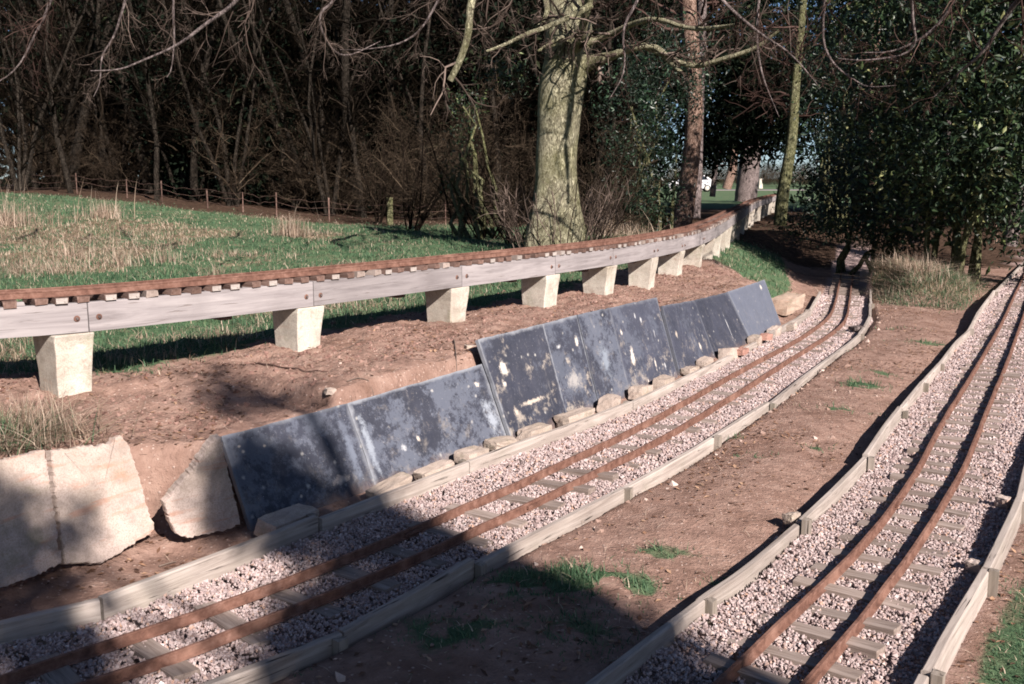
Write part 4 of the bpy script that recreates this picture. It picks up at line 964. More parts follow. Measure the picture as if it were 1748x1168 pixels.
# ---- the big tree --------------------------------------------------------
TD = 14.5
def T_(x, y, d=TD): return D(x, y, d)
tb = T_(948, 428); big = thing('big_tree', tb, 'massive moss green trunked old tree standing behind the raised track', 'tree')
pts = [T_(950, 440), T_(950, 400), T_(951, 326), T_(949, 275), T_(955, 206), T_(959, 150), T_(972, 100), T_(972, 50), T_(968, 0), T_(966, -80), T_(972, -180)]
P, rr = poly1(pts, [.46, .345, .295, .295, .315, .33, .325, .25, .235, .22, .2])
n = 40; K = len(P)*1
Pq = resample(P, .09); rq = np.interp(np.linspace(0, 1, len(Pq)), np.linspace(0, 1, len(P)), rr)
th = np.arange(n)/n*2*np.pi; zz = np.arange(len(Pq))[:, None]*.09
lump = 1+.10*fbm(np.cos(th)[None]*1.6+zz*.7, np.sin(th)[None]*1.6+zz*.5, 3, 5)+.05*fbm(np.cos(th)[None]*6, np.sin(th)[None]*6+zz*1.2, 3, 8)
flare = 1+.20*np.exp(-zz/.35)*np.maximum(0, np.cos(th*5+.6))[None]
V = Pq[:, None]+np.stack([np.cos(th)[None]*rq[:, None]*lump*flare, np.sin(th)[None]*rq[:, None]*lump*flare, np.zeros((len(Pq), n))], -1)
idx = np.arange(len(Pq)*n).reshape(len(Pq), n); a, b = idx[:-1], idx[1:]
Qd = np.stack([a, np.roll(a, -1, 1), np.roll(b, -1, 1), b], -1).reshape(-1, 4)
link('trunk', mesh_np('trunk', V.reshape(-1, 3)-tb, Qd), BARK_BIG, big)
limbs = [
 ([T_(985,118), T_(1012,104,14.3), T_(1045,96,14.1), T_(1085,80,13.9), T_(1118,78,13.8), T_(1140,100,13.7), T_(1163,124,13.6)], [.17,.12,.075,.06,.058,.055,.05]),
 ([T_(975,95), T_(990,70,14.0), T_(998,35,13.7), T_(1006,0,13.5), T_(1010,-50,13.2)], [.12,.09,.075,.07,.06]),
 ([T_(1008,10,13.4), T_(975,28,13.2), T_(930,48,13), T_(900,57,12.8), T_(868,74,12.6), T_(830,88,12.5)], [.06,.045,.04,.034,.028,.018]),
 ([T_(925,-40,14), T_(930,-5,13.7), T_(936,22,13.5), T_(920,45,13.3)], [.08,.06,.045,.03]),
 ([T_(985,80,14.4), T_(1040,60,14.2), T_(1080,40,13.8), T_(1120,30,13.4), T_(1180,52,13), T_(1240,45,12.6), T_(1260,42,12.3)], [.07,.05,.045,.04,.035,.03,.02]),
 ([T_(1100,78,13.9), T_(1180,118,13.5), T_(1230,102,13.2), T_(1290,84,13), T_(1330,52,12.8)], [.05,.045,.04,.035,.02]),
 ([T_(960,-60,14.4), T_(870,-50,13.0), T_(815,-30,12.2), T_(802,10,12), T_(800,60,12), T_(785,105,12), T_(768,138,12)], [.11,.09,.075,.065,.06,.055,.045]),
 ([T_(975,60), T_(960,64,13.9), T_(940,74,13.8), T_(918,88,13.7)], [.07,.05,.04,.02]),
]
lp = []; stp = []
for Pn, r_ in limbs:
    P, rr = poly1(Pn, [q*.82 for q in r_]); stp.append((P, rr))
    mb = MB(); mb.tube(P, rr, 10); mb.add(np.vstack([P[-1]+[0, 0, .0], P[-1]+[.001, 0, 0], P[-1]+[0, .001, 0]]), None, [[0, 1, 2]])
    link('limb', mb.mesh('limb', True, tb), BARK_BIG, big)
# limb whose shadow winds down the trunk
shp = [T_(985,95), T_(975,200), T_(966,235), T_(974,290), T_(970,345)]
sh2 = [np.array(p)+np.array([0, -.33, 0])+SUN*5.2 for p in shp]
P, rr = poly1([T_(975,-180), *( [sh2[0]+np.array([.3, .5, .9])] ), *sh2], [.14, .085, .06, .055, .05, .045, .02])
mb = MB(); mb.tube(P, rr, 8); link('limb', mb.mesh('limb', True, tb), BARK_BIG, big); stp.append((P, rr))
def pick(Pl, Rl, K=9):
    Ps = np.array([resample(P, np.linalg.norm(np.diff(P, axis=0), axis=1).sum()/(K-1))[:K] for P in Pl]); Rs = np.array([np.interp(np.linspace(0, 1, K), np.linspace(0, 1, len(r)), r) for r in Rl]); return Ps, Rs
Ps, Rs = pick([q[0] for q in stp], [q[1] for q in stp])
c1, r1 = grow(Ps, Rs, 9, .15, 1, .38, 55, 6, (0, 0, -.03), .3, .45)
c2, r2 = grow(c1, r1, 6, .15, 1, .55, 45, 5, (0, 0, -.05), .3, .55, rmin=.003)
c3, r3 = grow(c2, r2, 4, .2, 1, .55, 40, 4, (0, 0, -.05), .3, .6, rmin=.0025)
me = tube_mesh('twigs', [(c1-tb, r1, 4), (c2-tb, r2, 3), (c3-tb, r3, 3)]); link('twigs', me, TWIGP, big, kind='stuff')
# suckers round its foot
bp = np.zeros((60, 4, 3)); a = rng.uniform(0, 6.28, 60); rr0 = .42+rng.random(60)*.25; bp[:, 0] = np.c_[rr0*np.cos(a), rr0*np.sin(a)-.15, np.zeros(60)]
for k in range(1, 4): bp[:, k] = bp[:, k-1]+np.c_[np.cos(a)*.12, np.sin(a)*.12, np.full(60, .28)]+rng.normal(0, .05, (60, 3))
c1, r1 = grow(bp, np.full((60, 4), .007), 7, .2, 1, .5, 45, 4, (0, 0, .03), .3, .6)
me = tube_mesh('suckers', [(bp, np.full((60, 4), .007), 4), (c1, r1, 3)]); link('suckers', me, TWIGP, big, kind='stuff')

# ---- tall over-hanging branches seen against the wood at the top left ----------
def bough(pts, r, lab, side=3, n1=9, mat=TWIGP, n2=6):
    P, rr = poly1(pts, [q*.72 for q in r]); t = thing('overhanging_branch', P[0], lab, 'branch', 'bare branches hanging in from above')
    mb = MB(); mb.tube(P, rr, 7); me = mb.mesh('bough', True, P[0]); link('bough', me, BARK_GREY, t)
    Ps, Rs = pick([P], [rr], 10); c1, r1 = grow(Ps, Rs, n1+3, .1, 1, .35, 50, 6, (0, 0, -.06), .28, .42)
    c2, r2 = grow(c1, r1, n2, .1, 1, .5, 45, 5, (0, 0, -.05), .3, .5, rmin=.0018)
    c3, r3 = grow(c2, r2, 4, .2, 1, .5, 45, 4, (0, 0, -.04), .3, .6, rmin=.0013)
    link('twigs', tube_mesh('twigs', [(c1-P[0], r1, 4), (c2-P[0], r2, 3), (c3-P[0], r3, 3)]), mat, t, kind='stuff')
bd = 11
bough([D(470,-90,bd), D(405,5,bd), D(355,38,bd), D(305,78,bd), D(240,105,bd), D(205,120,bd), D(155,121,bd)], [.05,.035,.03,.025,.018,.014,.006], 'long bare branch slanting down to the left across the dark wood')
bough([D(230,-60,12), D(213,5,12), D(195,65,12), D(172,95,12), D(172,140,12), D(160,165,12)], [.035,.025,.02,.016,.012,.006], 'thin branch hanging almost upright near the top left')
bough([D(300,-70,13), D(295,10,13), D(298,70,13), D(293,120,13), D(285,132,13)], [.03,.022,.02,.014,.008], 'greenish branch hanging straight down, right of the thin one')
bough([D(600,-80,13), D(575,0,13), D(540,25,13), D(560,80,13.2), D(590,100,13.5), D(650,70,13.8)], [.04,.03,.022,.018,.012,.006], 'zigzag bare branch at the top centre')
bough([D(780,-70,11.5), D(730,40,11.5), D(690,75,11.5), D(625,85,11.5), D(580,85,11.5)], [.03,.02,.015,.01,.004], 'fine arching branch left of the big tree')
bough([D(1420,-90,9.5), D(1400,60,9.8), D(1420,110,9.8), D(1460,138,9.8), D(1480,150,9.6), D(1530,146,9.4)], [.04,.025,.018,.014,.011,.004], 'reddish bare branch drooping over the cutting', 3, 10, TWIGR)
bough([D(1180,-60,11), D(1240,10,11), D(1300,60,11), D(1350,90,11), D(1400,150,11)], [.04,.028,.02,.014,.006], 'branch crossing in front of the pine tops', 3, 12, TWIGR, 7)
bough([D(1560,-70,9), D(1555,20,9.3), D(1568,90,9.4), D(1480,105,9.6), D(1430,100,9.8)], [.03,.02,.016,.012,.005], 'thin branch in front of the evergreen at the top right', 3, 9, TWIGR)
bough([D(1300,-50,12), D(1290,60,12), D(1300,130,12), D(1330,200,12)], [.03,.022,.015,.006], 'twiggy reddish branch hanging above the path', 3, 14, TWIGR, 8)

bough([D(1790,-60,9), D(1720,20,9.4), D(1680,90,9.6), D(1640,120,9.8), D(1590,170,10)], [.05,.035,.025,.016,.006], 'bare branch hanging before the evergreen at the top right corner', 3, 12, TWIGR)
bough([D(1700,-90,10), D(1640,-20,10.4), D(1600,50,10.6), D(1530,90,10.8), D(1470,90,11)], [.05,.035,.025,.016,.006], 'reddish branch arching left from the top right corner', 3, 12, TWIGR)
bough([D(1120,-90,12), D(1090,0,12), D(1060,50,12), D(1070,120,12), D(1040,170,12)], [.05,.03,.022,.014,.006], 'twisting thin branch between big tree and pine', 3, 12, TWIGR)
bough([D(100,-90,12), D(90,0,12), D(60,60,12), D(30,120,12), D(-20,150,12)], [.05,.03,.022,.014,.006], 'bare branch against the sky at the top left corner', 3, 12, TWIGR)
# ---- bare trees of the wood -------------------------------------------------
def bare_tree(name, label, h, r, mat, bark, n1=12, seed=0, stems=1, spread=.1, group=None, cat='tree', up=.05, n3=5, l1=.34):
    t = thing(name, (0, 0, 0), label, cat, group)
    K = 10; P0 = np.zeros((stems, K, 3)); R0 = np.zeros((stems, K))
    for s_i in range(stems):
        a = rng.uniform(0, 6.28); d = np.array([math.cos(a)*spread*rng.uniform(.4, 1.3), math.sin(a)*spread*rng.uniform(.4, 1.3), 1.])
        p = np.array([math.cos(a)*.08*(stems > 1), math.sin(a)*.08*(stems > 1), -.15]); hh = h*rng.uniform(.75, 1.05); 
        for k in range(K): P0[s_i, k] = p; d = d+rng.normal(0, .07, 3); d /= np.linalg.norm(d); p = p+d*hh/(K-1)
        R0[s_i] = r*rng.uniform(.7, 1.1)*np.linspace(1.15, .35, K)
    c1, r1 = grow(P0, R0, n1, .12, 1, l1, 50, 7, (0, 0, up), .22, .5)
    c2, r2 = grow(c1, r1, 7, .12, 1, .5, 48, 5, (0, 0, up*.6), .28, .45, rmin=.0028)
    c3, r3 = grow(c2, r2, n3, .1, 1, .55, 45, 4, (0, 0, .02), .3, .55, rmin=.0022)
    V, Qd = tubes(P0, R0, 9); mb = MB(); mb.add(V, Qd); link('trunk', mb.mesh('trunk'), bark, t)
    link('crown', tube_mesh('crown', [(c1, r1, 5), (c2, r2, 3), (c3, r3, 3)]), mat, t)
    return t
protos = [
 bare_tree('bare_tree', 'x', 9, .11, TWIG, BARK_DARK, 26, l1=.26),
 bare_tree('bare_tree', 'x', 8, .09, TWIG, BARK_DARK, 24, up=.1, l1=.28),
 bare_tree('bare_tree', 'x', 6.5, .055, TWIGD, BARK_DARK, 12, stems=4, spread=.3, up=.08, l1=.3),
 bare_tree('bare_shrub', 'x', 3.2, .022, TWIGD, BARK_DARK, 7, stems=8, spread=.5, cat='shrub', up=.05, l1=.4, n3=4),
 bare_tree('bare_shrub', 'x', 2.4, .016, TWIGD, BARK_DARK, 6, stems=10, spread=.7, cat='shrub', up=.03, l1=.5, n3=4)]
used = [False]*5
def place(k, x, y, sc_, label, group, rz=None, name=None):
    o = protos[k] if not used[k] else copy_tree(protos[k]); used[k] = True
    o.location = (x, y, hg(x, y)); o.rotation_euler = (rng.normal(0, .05), rng.normal(0, .05), rng.uniform(0, 6.28) if rz is None else rz); o.scale = (sc_,)*3
    o['label'] = label; 
    if group: o['group'] = group
    if name: o.name = name
    return o
def PX(px, d): q = D(px, 305, d); return q[0], q[1]
front = [(0,60,31,.9),(2,35,27,1.0),(1,120,27,1.0),(0,185,30,1.1),(2,150,33,1.1),(1,265,26.5,1.0),(0,330,28,1.1),(2,395,27,1.1),(1,440,29,1.2),(0,500,27.5,1.1),(2,560,26,1.0),(1,620,26,1.1),(0,690,27,1.2),(2,740,25.5,1.1),(1,850,26,1.2),(0,900,28,1.2),(1,1060,25,1.1),(2,1010,24,1.0),(0,1050,29,1.1)]
FL = ['at the far left edge of the wood', 'with several stems just right of the left edge', 'second from the left behind the fence', 'behind the pink straw tuft', 'with many stems left of the pink straw tuft', 'above the second stalk clump in the field', 'between the two rear beam joints, deep in the wood', 'with many stems left of the bright straw tuft', 'just left of the bright straw tuft', 'right behind the bright straw tuft', 'with many stems right of the straw tuft', 'left of the wooden fence post', 'right of the wooden fence post', 'with many stems near the ivy clump', 'close behind the big trunk on its left', 'hidden directly behind the big trunk', 'between the big trunk and the pine', 'with many stems just right of the big trunk', 'nearest to the pine on its left']
for (k, px, d, s_), fl in zip(front, FL):
    x, y = PX(px, d); place(k, x, y, s_, 'bare dark tree '+fl, 'bare trees of the wood')
LBS = {490: 'twiggy pale shrub at the field edge behind the straw tuft'}
shr = [(3,700,20.5,1.0,'grey twiggy shrub in front of the wood left of the big tree'),(3,775,19,1.0,'tangled pale shrub rising left of the big trunk'),(4,830,17.5,.8,'low bramble bush beside the big tree foot'),(4,880,16.2,.75,'low reddish bramble close left of the big trunk'),(4,1010,16.0,.8,'spreading bramble close right of the big trunk'),(3,1040,18.5,.8,'thin pale shrub between the big tree and the pine'),(3,640,23,.8,'low shrub by the wooden fence post')]
for (k, px, d, s_, lab) in shr:
    x, y = PX(px, d); o = place(k, x, y, s_, lab, None)
    for c in [q for q in bpy.data.objects if q.parent == o]:
        c.material_slots[0].link = 'OBJECT'; c.material_slots[0].material = TWIGB
shrub_src = [[c for c in bpy.data.objects if c.parent == protos[k] and c.name.startswith('crown')][0] for k in range(5)]
trunk_src = [[c for c in bpy.data.objects if c.parent == protos[k] and c.name.startswith('trunk')][0] for k in range(5)]
# the wood behind, as one mass
def edge_y(x): return 24.5+.38*np.maximum(0, -x-2)
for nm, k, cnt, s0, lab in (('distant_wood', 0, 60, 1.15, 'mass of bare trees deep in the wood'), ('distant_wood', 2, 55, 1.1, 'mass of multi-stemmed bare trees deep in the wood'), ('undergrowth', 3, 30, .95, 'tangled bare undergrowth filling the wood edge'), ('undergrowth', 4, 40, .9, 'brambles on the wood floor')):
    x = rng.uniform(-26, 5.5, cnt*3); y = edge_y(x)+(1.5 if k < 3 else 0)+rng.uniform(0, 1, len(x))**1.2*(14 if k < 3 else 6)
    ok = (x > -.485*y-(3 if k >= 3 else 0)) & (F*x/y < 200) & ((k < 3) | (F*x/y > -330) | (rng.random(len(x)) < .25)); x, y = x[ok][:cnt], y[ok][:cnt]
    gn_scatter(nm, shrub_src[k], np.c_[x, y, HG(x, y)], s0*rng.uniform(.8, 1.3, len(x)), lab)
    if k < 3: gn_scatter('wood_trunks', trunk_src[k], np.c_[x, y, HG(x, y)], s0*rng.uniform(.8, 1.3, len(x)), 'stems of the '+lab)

# ---- evergreen masses -----------------------------------------------------------
def leaf_blob(name, label, cat, centres, n, lsize, mat, group=None, droop=.2, stems=True, org=None, bark=None, sprd=1.9):
    """shrub whose leaves sit in many overlapping clumps round the given centres (x,y,z,rx,ry,rz)"""
    centres = np.array(centres, float); org = np.array([centres[:, 0].mean(), centres[:, 1].mean(), 0]) if org is None else np.array(org, float)
    org[2] = hg(org[0], org[1]); t = thing(name, org, label, cat, group)
    vol = centres[:, 3]*centres[:, 4]*centres[:, 5]; ci = rng.choice(len(centres), int(n/22), p=vol**.75/(vol**.75).sum())
    v = rng.normal(size=(len(ci), 3)); v /= np.linalg.norm(v, axis=1)[:, None]; v *= rng.uniform(.35, 1.0, len(ci))[:, None]**.45
    cc = centres[ci, :3]+v*centres[ci, 3:]; cc = np.repeat(cc, 22, 0); rr_ = rng.normal(0, lsize*sprd, cc.shape); C = cc+rr_
    ct = np.repeat(rng.random(len(ci)), 22); k = C[:, 2] > HG(C[:, 0], C[:, 1])+.03; C = C[k]; ct = ct[k]
    V, T, tn = leaves_at(C-org, lsize*rng.uniform(.5, 1.5, len(C))*(.7+.6*ct), .42, .3, droop)
    tn = np.clip(.62*tn+.5*np.repeat(ct, 5)-.04, 0, 1)
    link('crown', mesh_np('crown', V, None, T, False, {'tint': tn}), mat, t)
    if stems:
        k = 9; P0 = np.zeros((k, 6, 3)); 
        for i in range(k):
            tgt = centres[rng.integers(len(centres)), :3]-org; a = np.array([rng.normal(0, .25), rng.normal(0, .25), -.1])
            for j in range(6): P0[i, j] = a*(1-j/5)+tgt*(j/5)+rng.normal(0, .08, 3)*(0 < j)
        V, Qd = tubes(P0, np.linspace(.05, .015, 6)[None].repeat(k, 0), 6); mb = MB(); mb.add(V, Qd); link('stems', mb.mesh('stems'), bark or BARK_IVY, t)
    return t
# big laurel at the right
def CC(px, py, d, rx, ry, rz): q = D(px, py, d); return (q[0], q[1], q[2], rx, ry, rz)
leaf_blob('laurel_tree', 'big glossy leaved evergreen filling the upper right', 'evergreen tree',
  [CC(1640,60,15.5,1.6,1.3,1.2), CC(1560,180,16,1.2,1.2,1.2), CC(1680,200,14.5,1.2,1.2,1.2), CC(1600,290,15.5,1.1,1.1,.8), CC(1720,330,14.8,.8,1,.7), CC(1750,100,14,1.2,1.2,1.4), CC(1640,360,15.8,.9,.8,.5), CC(1500,90,17,1.0,1.2,1.3), CC(1800,250,14.5,1.3,1.3,1.6), CC(1700,-100,15.5,2.2,2,1.6)], 36000, .10, LAUREL, None, .25)
leaf_blob('laurel_bush', 'dark evergreen bush between the path and the big laurel', 'bush', [CC(1460,330,18,.9,.9,.6), CC(1500,250,18.5,1,1,.9), CC(1540,380,17,.6,.6,.4)], 9000, .08, HOLLY, None, .2)
leaf_blob('holly_bush', 'dark holly bush right of the thin mossy trunk', 'bush', [CC(1415,300,23,.8,1,1.1), CC(1410,200,24,.9,1.2,1.2), CC(1420,370,21,.9,.8,.5), CC(1440,150,24,1.3,1.3,1.3), CC(1480,40,26,2,2,2)], 12000, .085, HOLLY, None, .2)
leaf_blob('holly_bush', 'dark ivy covered bush between the big tree and the pines', 'bush', [CC(1100,290,19,.7,.7,.9), CC(1130,350,19,.6,.6,.4), CC(1090,180,20.5,.9,.8,1.2), CC(1140,130,21,1,.9,1.2)], 9000, .07, HOLLY, None, .2)
leaf_blob('ivy_clump', 'green ivy climbing the shrub left of the big trunk', 'ivy', [CC(790,250,18.2,.16,.16,.5), CC(800,180,18.4,.3,.3,.3), CC(770,300,18.2,.2,.2,.3), CC(870,130,16.5,.45,.3,.25), CC(840,110,16.5,.4,.3,.2)], 1400, .06, LAUREL, None, .2)
leaf_blob('low_ivy', 'low leafy green patch at the foot of the wood right of the path', 'bush', [CC(1440,395,17.5,.6,.4,.12), CC(1500,405,17,.5,.4,.15), CC(1380,385,19,.6,.4,.2)], 2200, .06, LAUREL, None, .1, False)
leaf_blob('yew_tree', 'dark yew just outside the right edge that shades the path', 'evergreen tree', [(8.6+rng.normal(0, .4), 14.1+rng.normal(0, .4), 3+i*.25, .9, .9, .6) for i in range(12)]+[(8.2, 13.9, 2.6, .7, .7, .6), (10, 15.5, 3.5, 1.3, 1.3, 1.5), (9.5, 14.5, 5, 1.3, 1.3, 1.5)], 14000, .10, HOLLY, None, .2)
# dark conifer backdrop behind the wood
bgc = []
for i in range(78):
    x = rng.uniform(-26, 3.6); y = 36+rng.uniform(0, 8)+.2*max(0, -x); 
    if x < -.47*y: continue
    bgc.append((x, y, rng.uniform(.8, 10), 2.6, 1.6, 2.6))
for i in range(14): bgc.append((rng.uniform(4.5, 10.5), rng.uniform(39, 44), rng.uniform(5.6, 12), 2.2, 1.5, 1.6))
leaf_blob('evergreen_belt', 'dark evergreen belt deep behind the bare trees', 'evergreen trees', bgc, 72000, .44, DARKL, None, .2, False, org=(-8, 40, 0))
leaf_blob('evergreen_belt', 'dark evergreen belt behind the bushes on the right', 'evergreen trees', [(rng.uniform(13.5, 28), rng.uniform(26, 38), rng.uniform(.5, 11), 2.4, 1.6, 2.4) for i in range(30)]+[(rng.uniform(11, 20), rng.uniform(20, 24), rng.uniform(4, 9), 2, 1.6, 1.8) for i in range(12)], 42000, .28, DARKL, None, .2, False, org=(18, 30, 0))
leaf_blob('evergreen_belt', 'dark evergreens closing the view right of the far field', 'evergreen trees', [(rng.uniform(11.3, 17), rng.uniform(33, 38), rng.uniform(.3, 11), 1.5, 1.2, 1.9) for i in range(40)], 40000, .24, DARKL, None, .2, False, org=(14, 35, 0))
und = []
for i in range(120):
    yy = rng.uniform(25.5, 32); xx = rng.uniform(-.42*yy, 3.4); und.append((xx, yy+.3*max(0, -xx), rng.uniform(.6, 5.5)+.06*max(0, -xx-6), 1.3, .8, 1.3))
und += [CC(px, 285, 33, 1.2, .8, .9) for px in (-30, 10, 50, 90)]
leaf_blob('evergreen_underwood', 'dark ivy and holly filling the shade between the bare trees', 'bushes', und, 62000, .15, DARKL, None, .2, False, org=(-4, 30, 0))
leaf_blob('conifer_boughs', 'dark hanging conifer foliage above the gap to the field', 'evergreen trees', [CC(1300,238,34,.9,.8,.55), CC(1330,225,33,.8,.8,.7), CC(1255,245,34,.8,.8,.5), CC(1200,255,34,.8,.8,.6), CC(1350,120,34,1.4,1,1.4), CC(1400,150,34,1.4,1,1.6), CC(1280,150,35,1.6,1,1.2), CC(1200,230,30,1.2,1,.7), CC(1250,200,32,1.6,1,.9), CC(1300,190,33,1.6,1,1.1), CC(1340,160,30,1.5,1,1.2), CC(1220,130,30,1.8,1.2,1.2), CC(1300,80,32,2.4,1.5,1.6), CC(1180,60,30,2,1.4,1.6), CC(1225,262,34,1.0,.8,.4)], 34000, .16, DARKL, None, .4, False)

# ---- trunks on the right --------------------------------------------------------
def trunk_tree(name, label, pts, r, bark, ivy=None, crown=True, cat='tree'):
    P, rr = poly1(pts, r); t = thing(name, P[0], label, cat)
    Pq = resample(P, .18); rq = np.interp(np.linspace(0, 1, len(Pq)), np.linspace(0, 1, len(P)), rr)*(1+.07*fbm(np.arange(len(Pq))*.5, np.zeros(len(Pq)), 2, 12))
    mb = MB(); mb.tube(Pq, rq, 14); link('trunk', mb.mesh('trunk', True, P[0]), bark, t)
    if crown:
        Ps, Rs = pick([P], [rr], 12); c1, r1 = grow(Ps, Rs, 22, .35, 1, .22, 70, 6, (0, 0, .03), .25, .3); c2, r2 = grow(c1, r1, 7, .1, 1, .5, 45, 5, (0, 0, -.02), .3, .6, rmin=.004)
        link('branches', tube_mesh('branches', [(c1-P[0], r1, 4), (c2-P[0], r2, 3)]), TWIGR, t)
    if ivy:
        C = []; 
        for i in range(ivy):
            k = rng.integers(len(Pq)); v = rng.normal(size=3); v /= np.linalg.norm(v); C.append(Pq[k]+v*(rq[k]+.05*abs(rng.normal())))
        V, T, tn = leaves_at(np.array(C)-P[0], .07*rng.uniform(.6, 1.3, len(C))); link('ivy', mesh_np('ivy', V, None, T, False, {'tint': tn}), HOLLY, t)
    return t
trunk_tree('pine_tree', 'tall reddish barked pine nearest the end of the raised track', [D(1163,392,22), D(1172,330,22), D(1180,270,22), D(1186,200,22), D(1184,120,22), D(1176,40,22), D(1172,-80,22), D(1168,-260,22)], [.22,.18,.17,.17,.165,.16,.15,.12], BARK_PINE)
trunk_tree('pine_tree', 'second pine trunk rising close behind the reddish pine', [D(1186,372,24), D(1190,300,24), D(1192,180,24), D(1198,60,24), D(1200,-200,24)], [.13,.12,.11,.10,.08], BARK_GREY)
trunk_tree('mossy_tree', 'thin ivy clad trunk leaning right beside the path', [D(1331,385,22), D(1336,330,22), D(1347,270,22), D(1353,230,22), D(1357,150,22), D(1368,40,22), D(1385,-150,22)], [.14,.115,.09,.08,.075,.065,.05], BARK_IVY, 420)
trunk_tree('thick_tree', 'thick grey trunk standing in the gap to the far field', [D(1272,345,51), D(1275,320,51), D(1279,285,51), D(1283,250,51), D(1286,150,51), D(1290,-60,51)], [.55,.42,.40,.40,.38,.3], BARK_GREY)
trunk_tree('pale_tree', 'slim pale leaning trunk far beyond the gap', [D(1240,323,110), D(1244,310,110), D(1249,295,110), D(1253,270,110), D(1256,180,110)], [.5,.42,.36,.3,.22], BARK_PINE)
trunk_tree('thin_tree', 'slender dark trunk left of the thick grey one', [D(1216,336,48), D(1219,310,48), D(1222,280,48), D(1224,200,48)], [.14,.12,.11,.09], BARK_GREY)
trunk_tree('sapling', 'slim pale sapling stem in front of the ivy bush', [D(1146,392,19), D(1148,350,19), D(1150,325,19), D(1154,295,19), D(1154,255,19)], [.035,.032,.028,.022,.012], BARK_IVY, crown=False)
trunk_tree('sapling', 'short stem left of the slim pale sapling', [D(1126,396,19), D(1127,370,19), D(1124,345,19), D(1126,310,19)], [.035,.03,.025,.012], BARK_IVY, crown=False)
trunk_tree('corner_tree', 'grey trunk at the right picture edge behind the mound', [D(1722,420,17.5), D(1730,380,17.5), D(1742,330,17.5), D(1760,260,17.5), D(1800,80,17.5)], [.14,.12,.11,.10,.08], BARK_GREY)
trunk_tree('stub_tree', 'short pale stem beside the corner trunk', [D(1697,415,17), D(1698,395,17), D(1701,372,17)], [.055,.05,.03], BARK_PINE, crown=False)
trunk_tree('bare_tree', 'dark bare stem under the laurel left of the straw mound', [D(1560,415,17.5), D(1552,385,17.5), D(1545,340,17.5), D(1540,280,17.5)], [.09,.07,.06,.05], BARK_GREY, crown=False)
trunk_tree('tall_tree', 'thin straight trunk showing above the evergreen at the top right', [D(1620,300,24), D(1622,120,24), D(1630,0,24), D(1632,-100,24)], [.14,.12,.10,.09], BARK_GREY)
trunk_tree('tall_tree', 'pale patched trunk high behind the twigs right of the path', [D(1485,330,30), D(1492,100,30), D(1496,20,30), D(1500,-100,30)], [.2,.17,.16,.14], BARK_PINE)

# ---- far field: car, post, wood ---------------------------------------------------
WHITE = M('white_paint', .3, .5)[0]; WHITE.node_tree.nodes['Principled BSDF'].inputs['Base Color'].default_value = (.75, .75, .77, 1)
GLASS = M('dark_glass', .08, .6)[0]; GLASS.node_tree.nodes['Principled BSDF'].inputs['Base Color'].default_value = (.02, .025, .03, 1)
TYRE = M('tyre', .8, .2)[0]; TYRE.node_tree.nodes['Principled BSDF'].inputs['Base Color'].default_value = (.02, .02, .02, 1)
HUB = M('wheel_rim', .4, .5)[0]; HUB.node_tree.nodes['Principled BSDF'].inputs['Base Color'].default_value = (.55, .52, .46, 1)
cq = D(1181, 326, 92); cz = hg(cq[0], cq[1]); car = thing('parked_car', (cq[0], cq[1], cz), 'white parked car half hidden behind the reddish pine', 'car', rz=math.radians(-6))
mb = MB(); prof = [(-2.1,.35),(-2.15,.75),(-1.95,.98),(-1.25,1.02),(-.65,1.45),(1.1,1.48),(1.75,1.05),(2.1,.95),(2.15,.4),(1.75,.3),(-1.7,.3)]
V = np.array([(x_, y_, z_) for y_ in (-.82, .82) for x_, z_ in prof]); V[V[:, 2] > 1.2, 1] *= .82; n = len(prof)
c_ = [[0, y_*.82, .8] for y_ in (-1, 1)]; Vv = np.vstack([V, [[0, -.83, .75], [0, .83, .75]]])
mb.add(Vv, [[i, (i+1) % n, n+(i+1) % n, n+i] for i in range(n)], [[(i+1) % n, i, 2*n] for i in range(n)]+[[n+i, n+(i+1) % n, 2*n+1] for i in range(n)])
o = link('body', mb.mesh('body', False), WHITE, car); bevel(o, .05, 2)
for sx in (-1.3, 1.3):
    for sy in (-.8, .8):
        mb = MB(); disc(mb, np.array([sx, sy-.02*np.sign(sy), .33]), (0, np.sign(sy), 0), .33, .08, 16); wq = link('wheel', mb.mesh('wheel'), TYRE, car)
        mb = MB(); disc(mb, np.array([sx, sy+.065*np.sign(sy), .33]), (0, np.sign(sy), 0), .2, .02, 12); link('rim', mb.mesh('rim'), HUB, wq)
for sg in (-1, 1):
    mb = MB(); Vw = np.array([[-1.05, sg*.80, 1.06], [-.6, sg*.72, 1.38], [.15, sg*.71, 1.40], [.15, sg*.80, 1.06]]); mb.add(Vw, [[0, 1, 2, 3]]); link('side_window', mb.mesh('side_window', False), GLASS, car)
    mb = MB(); Vw = np.array([[.25, sg*.80, 1.06], [.25, sg*.71, 1.40], [1.0, sg*.71, 1.41], [1.5, sg*.80, 1.08]]); mb.add(Vw, [[0, 1, 2, 3]]); link('side_window', mb.mesh('side_window', False), GLASS, car)
pq = D(1297, 321, 122); mb = MB(); mb.box((0, 0, .3), (.5, .5, .6), .3, .9, .02); mb.box((0, 0, .85), (.34, .34, .5), .3, .8, .02); mb.box((0, 0, 1.13), (.42, .42, .08), .3)
link('stone_post', mb.mesh('stone_post', False), CONC, None, (pq[0], pq[1], hg(pq[0], pq[1])), label='small pale stone post standing in the far field', cat='post')
PATH = M('path', .95, .1)[0]; PATH.node_tree.nodes['Principled BSDF'].inputs['Base Color'].default_value = (.20, .175, .175, 1)
mb = MB(); Pp = [np.array([x_, 104+.02*x_, 0]) for x_ in np.linspace(4, 80, 30)]; Pp = np.array(Pp); Pp[:, 2] = HG(Pp[:, 0], Pp[:, 1])+.004
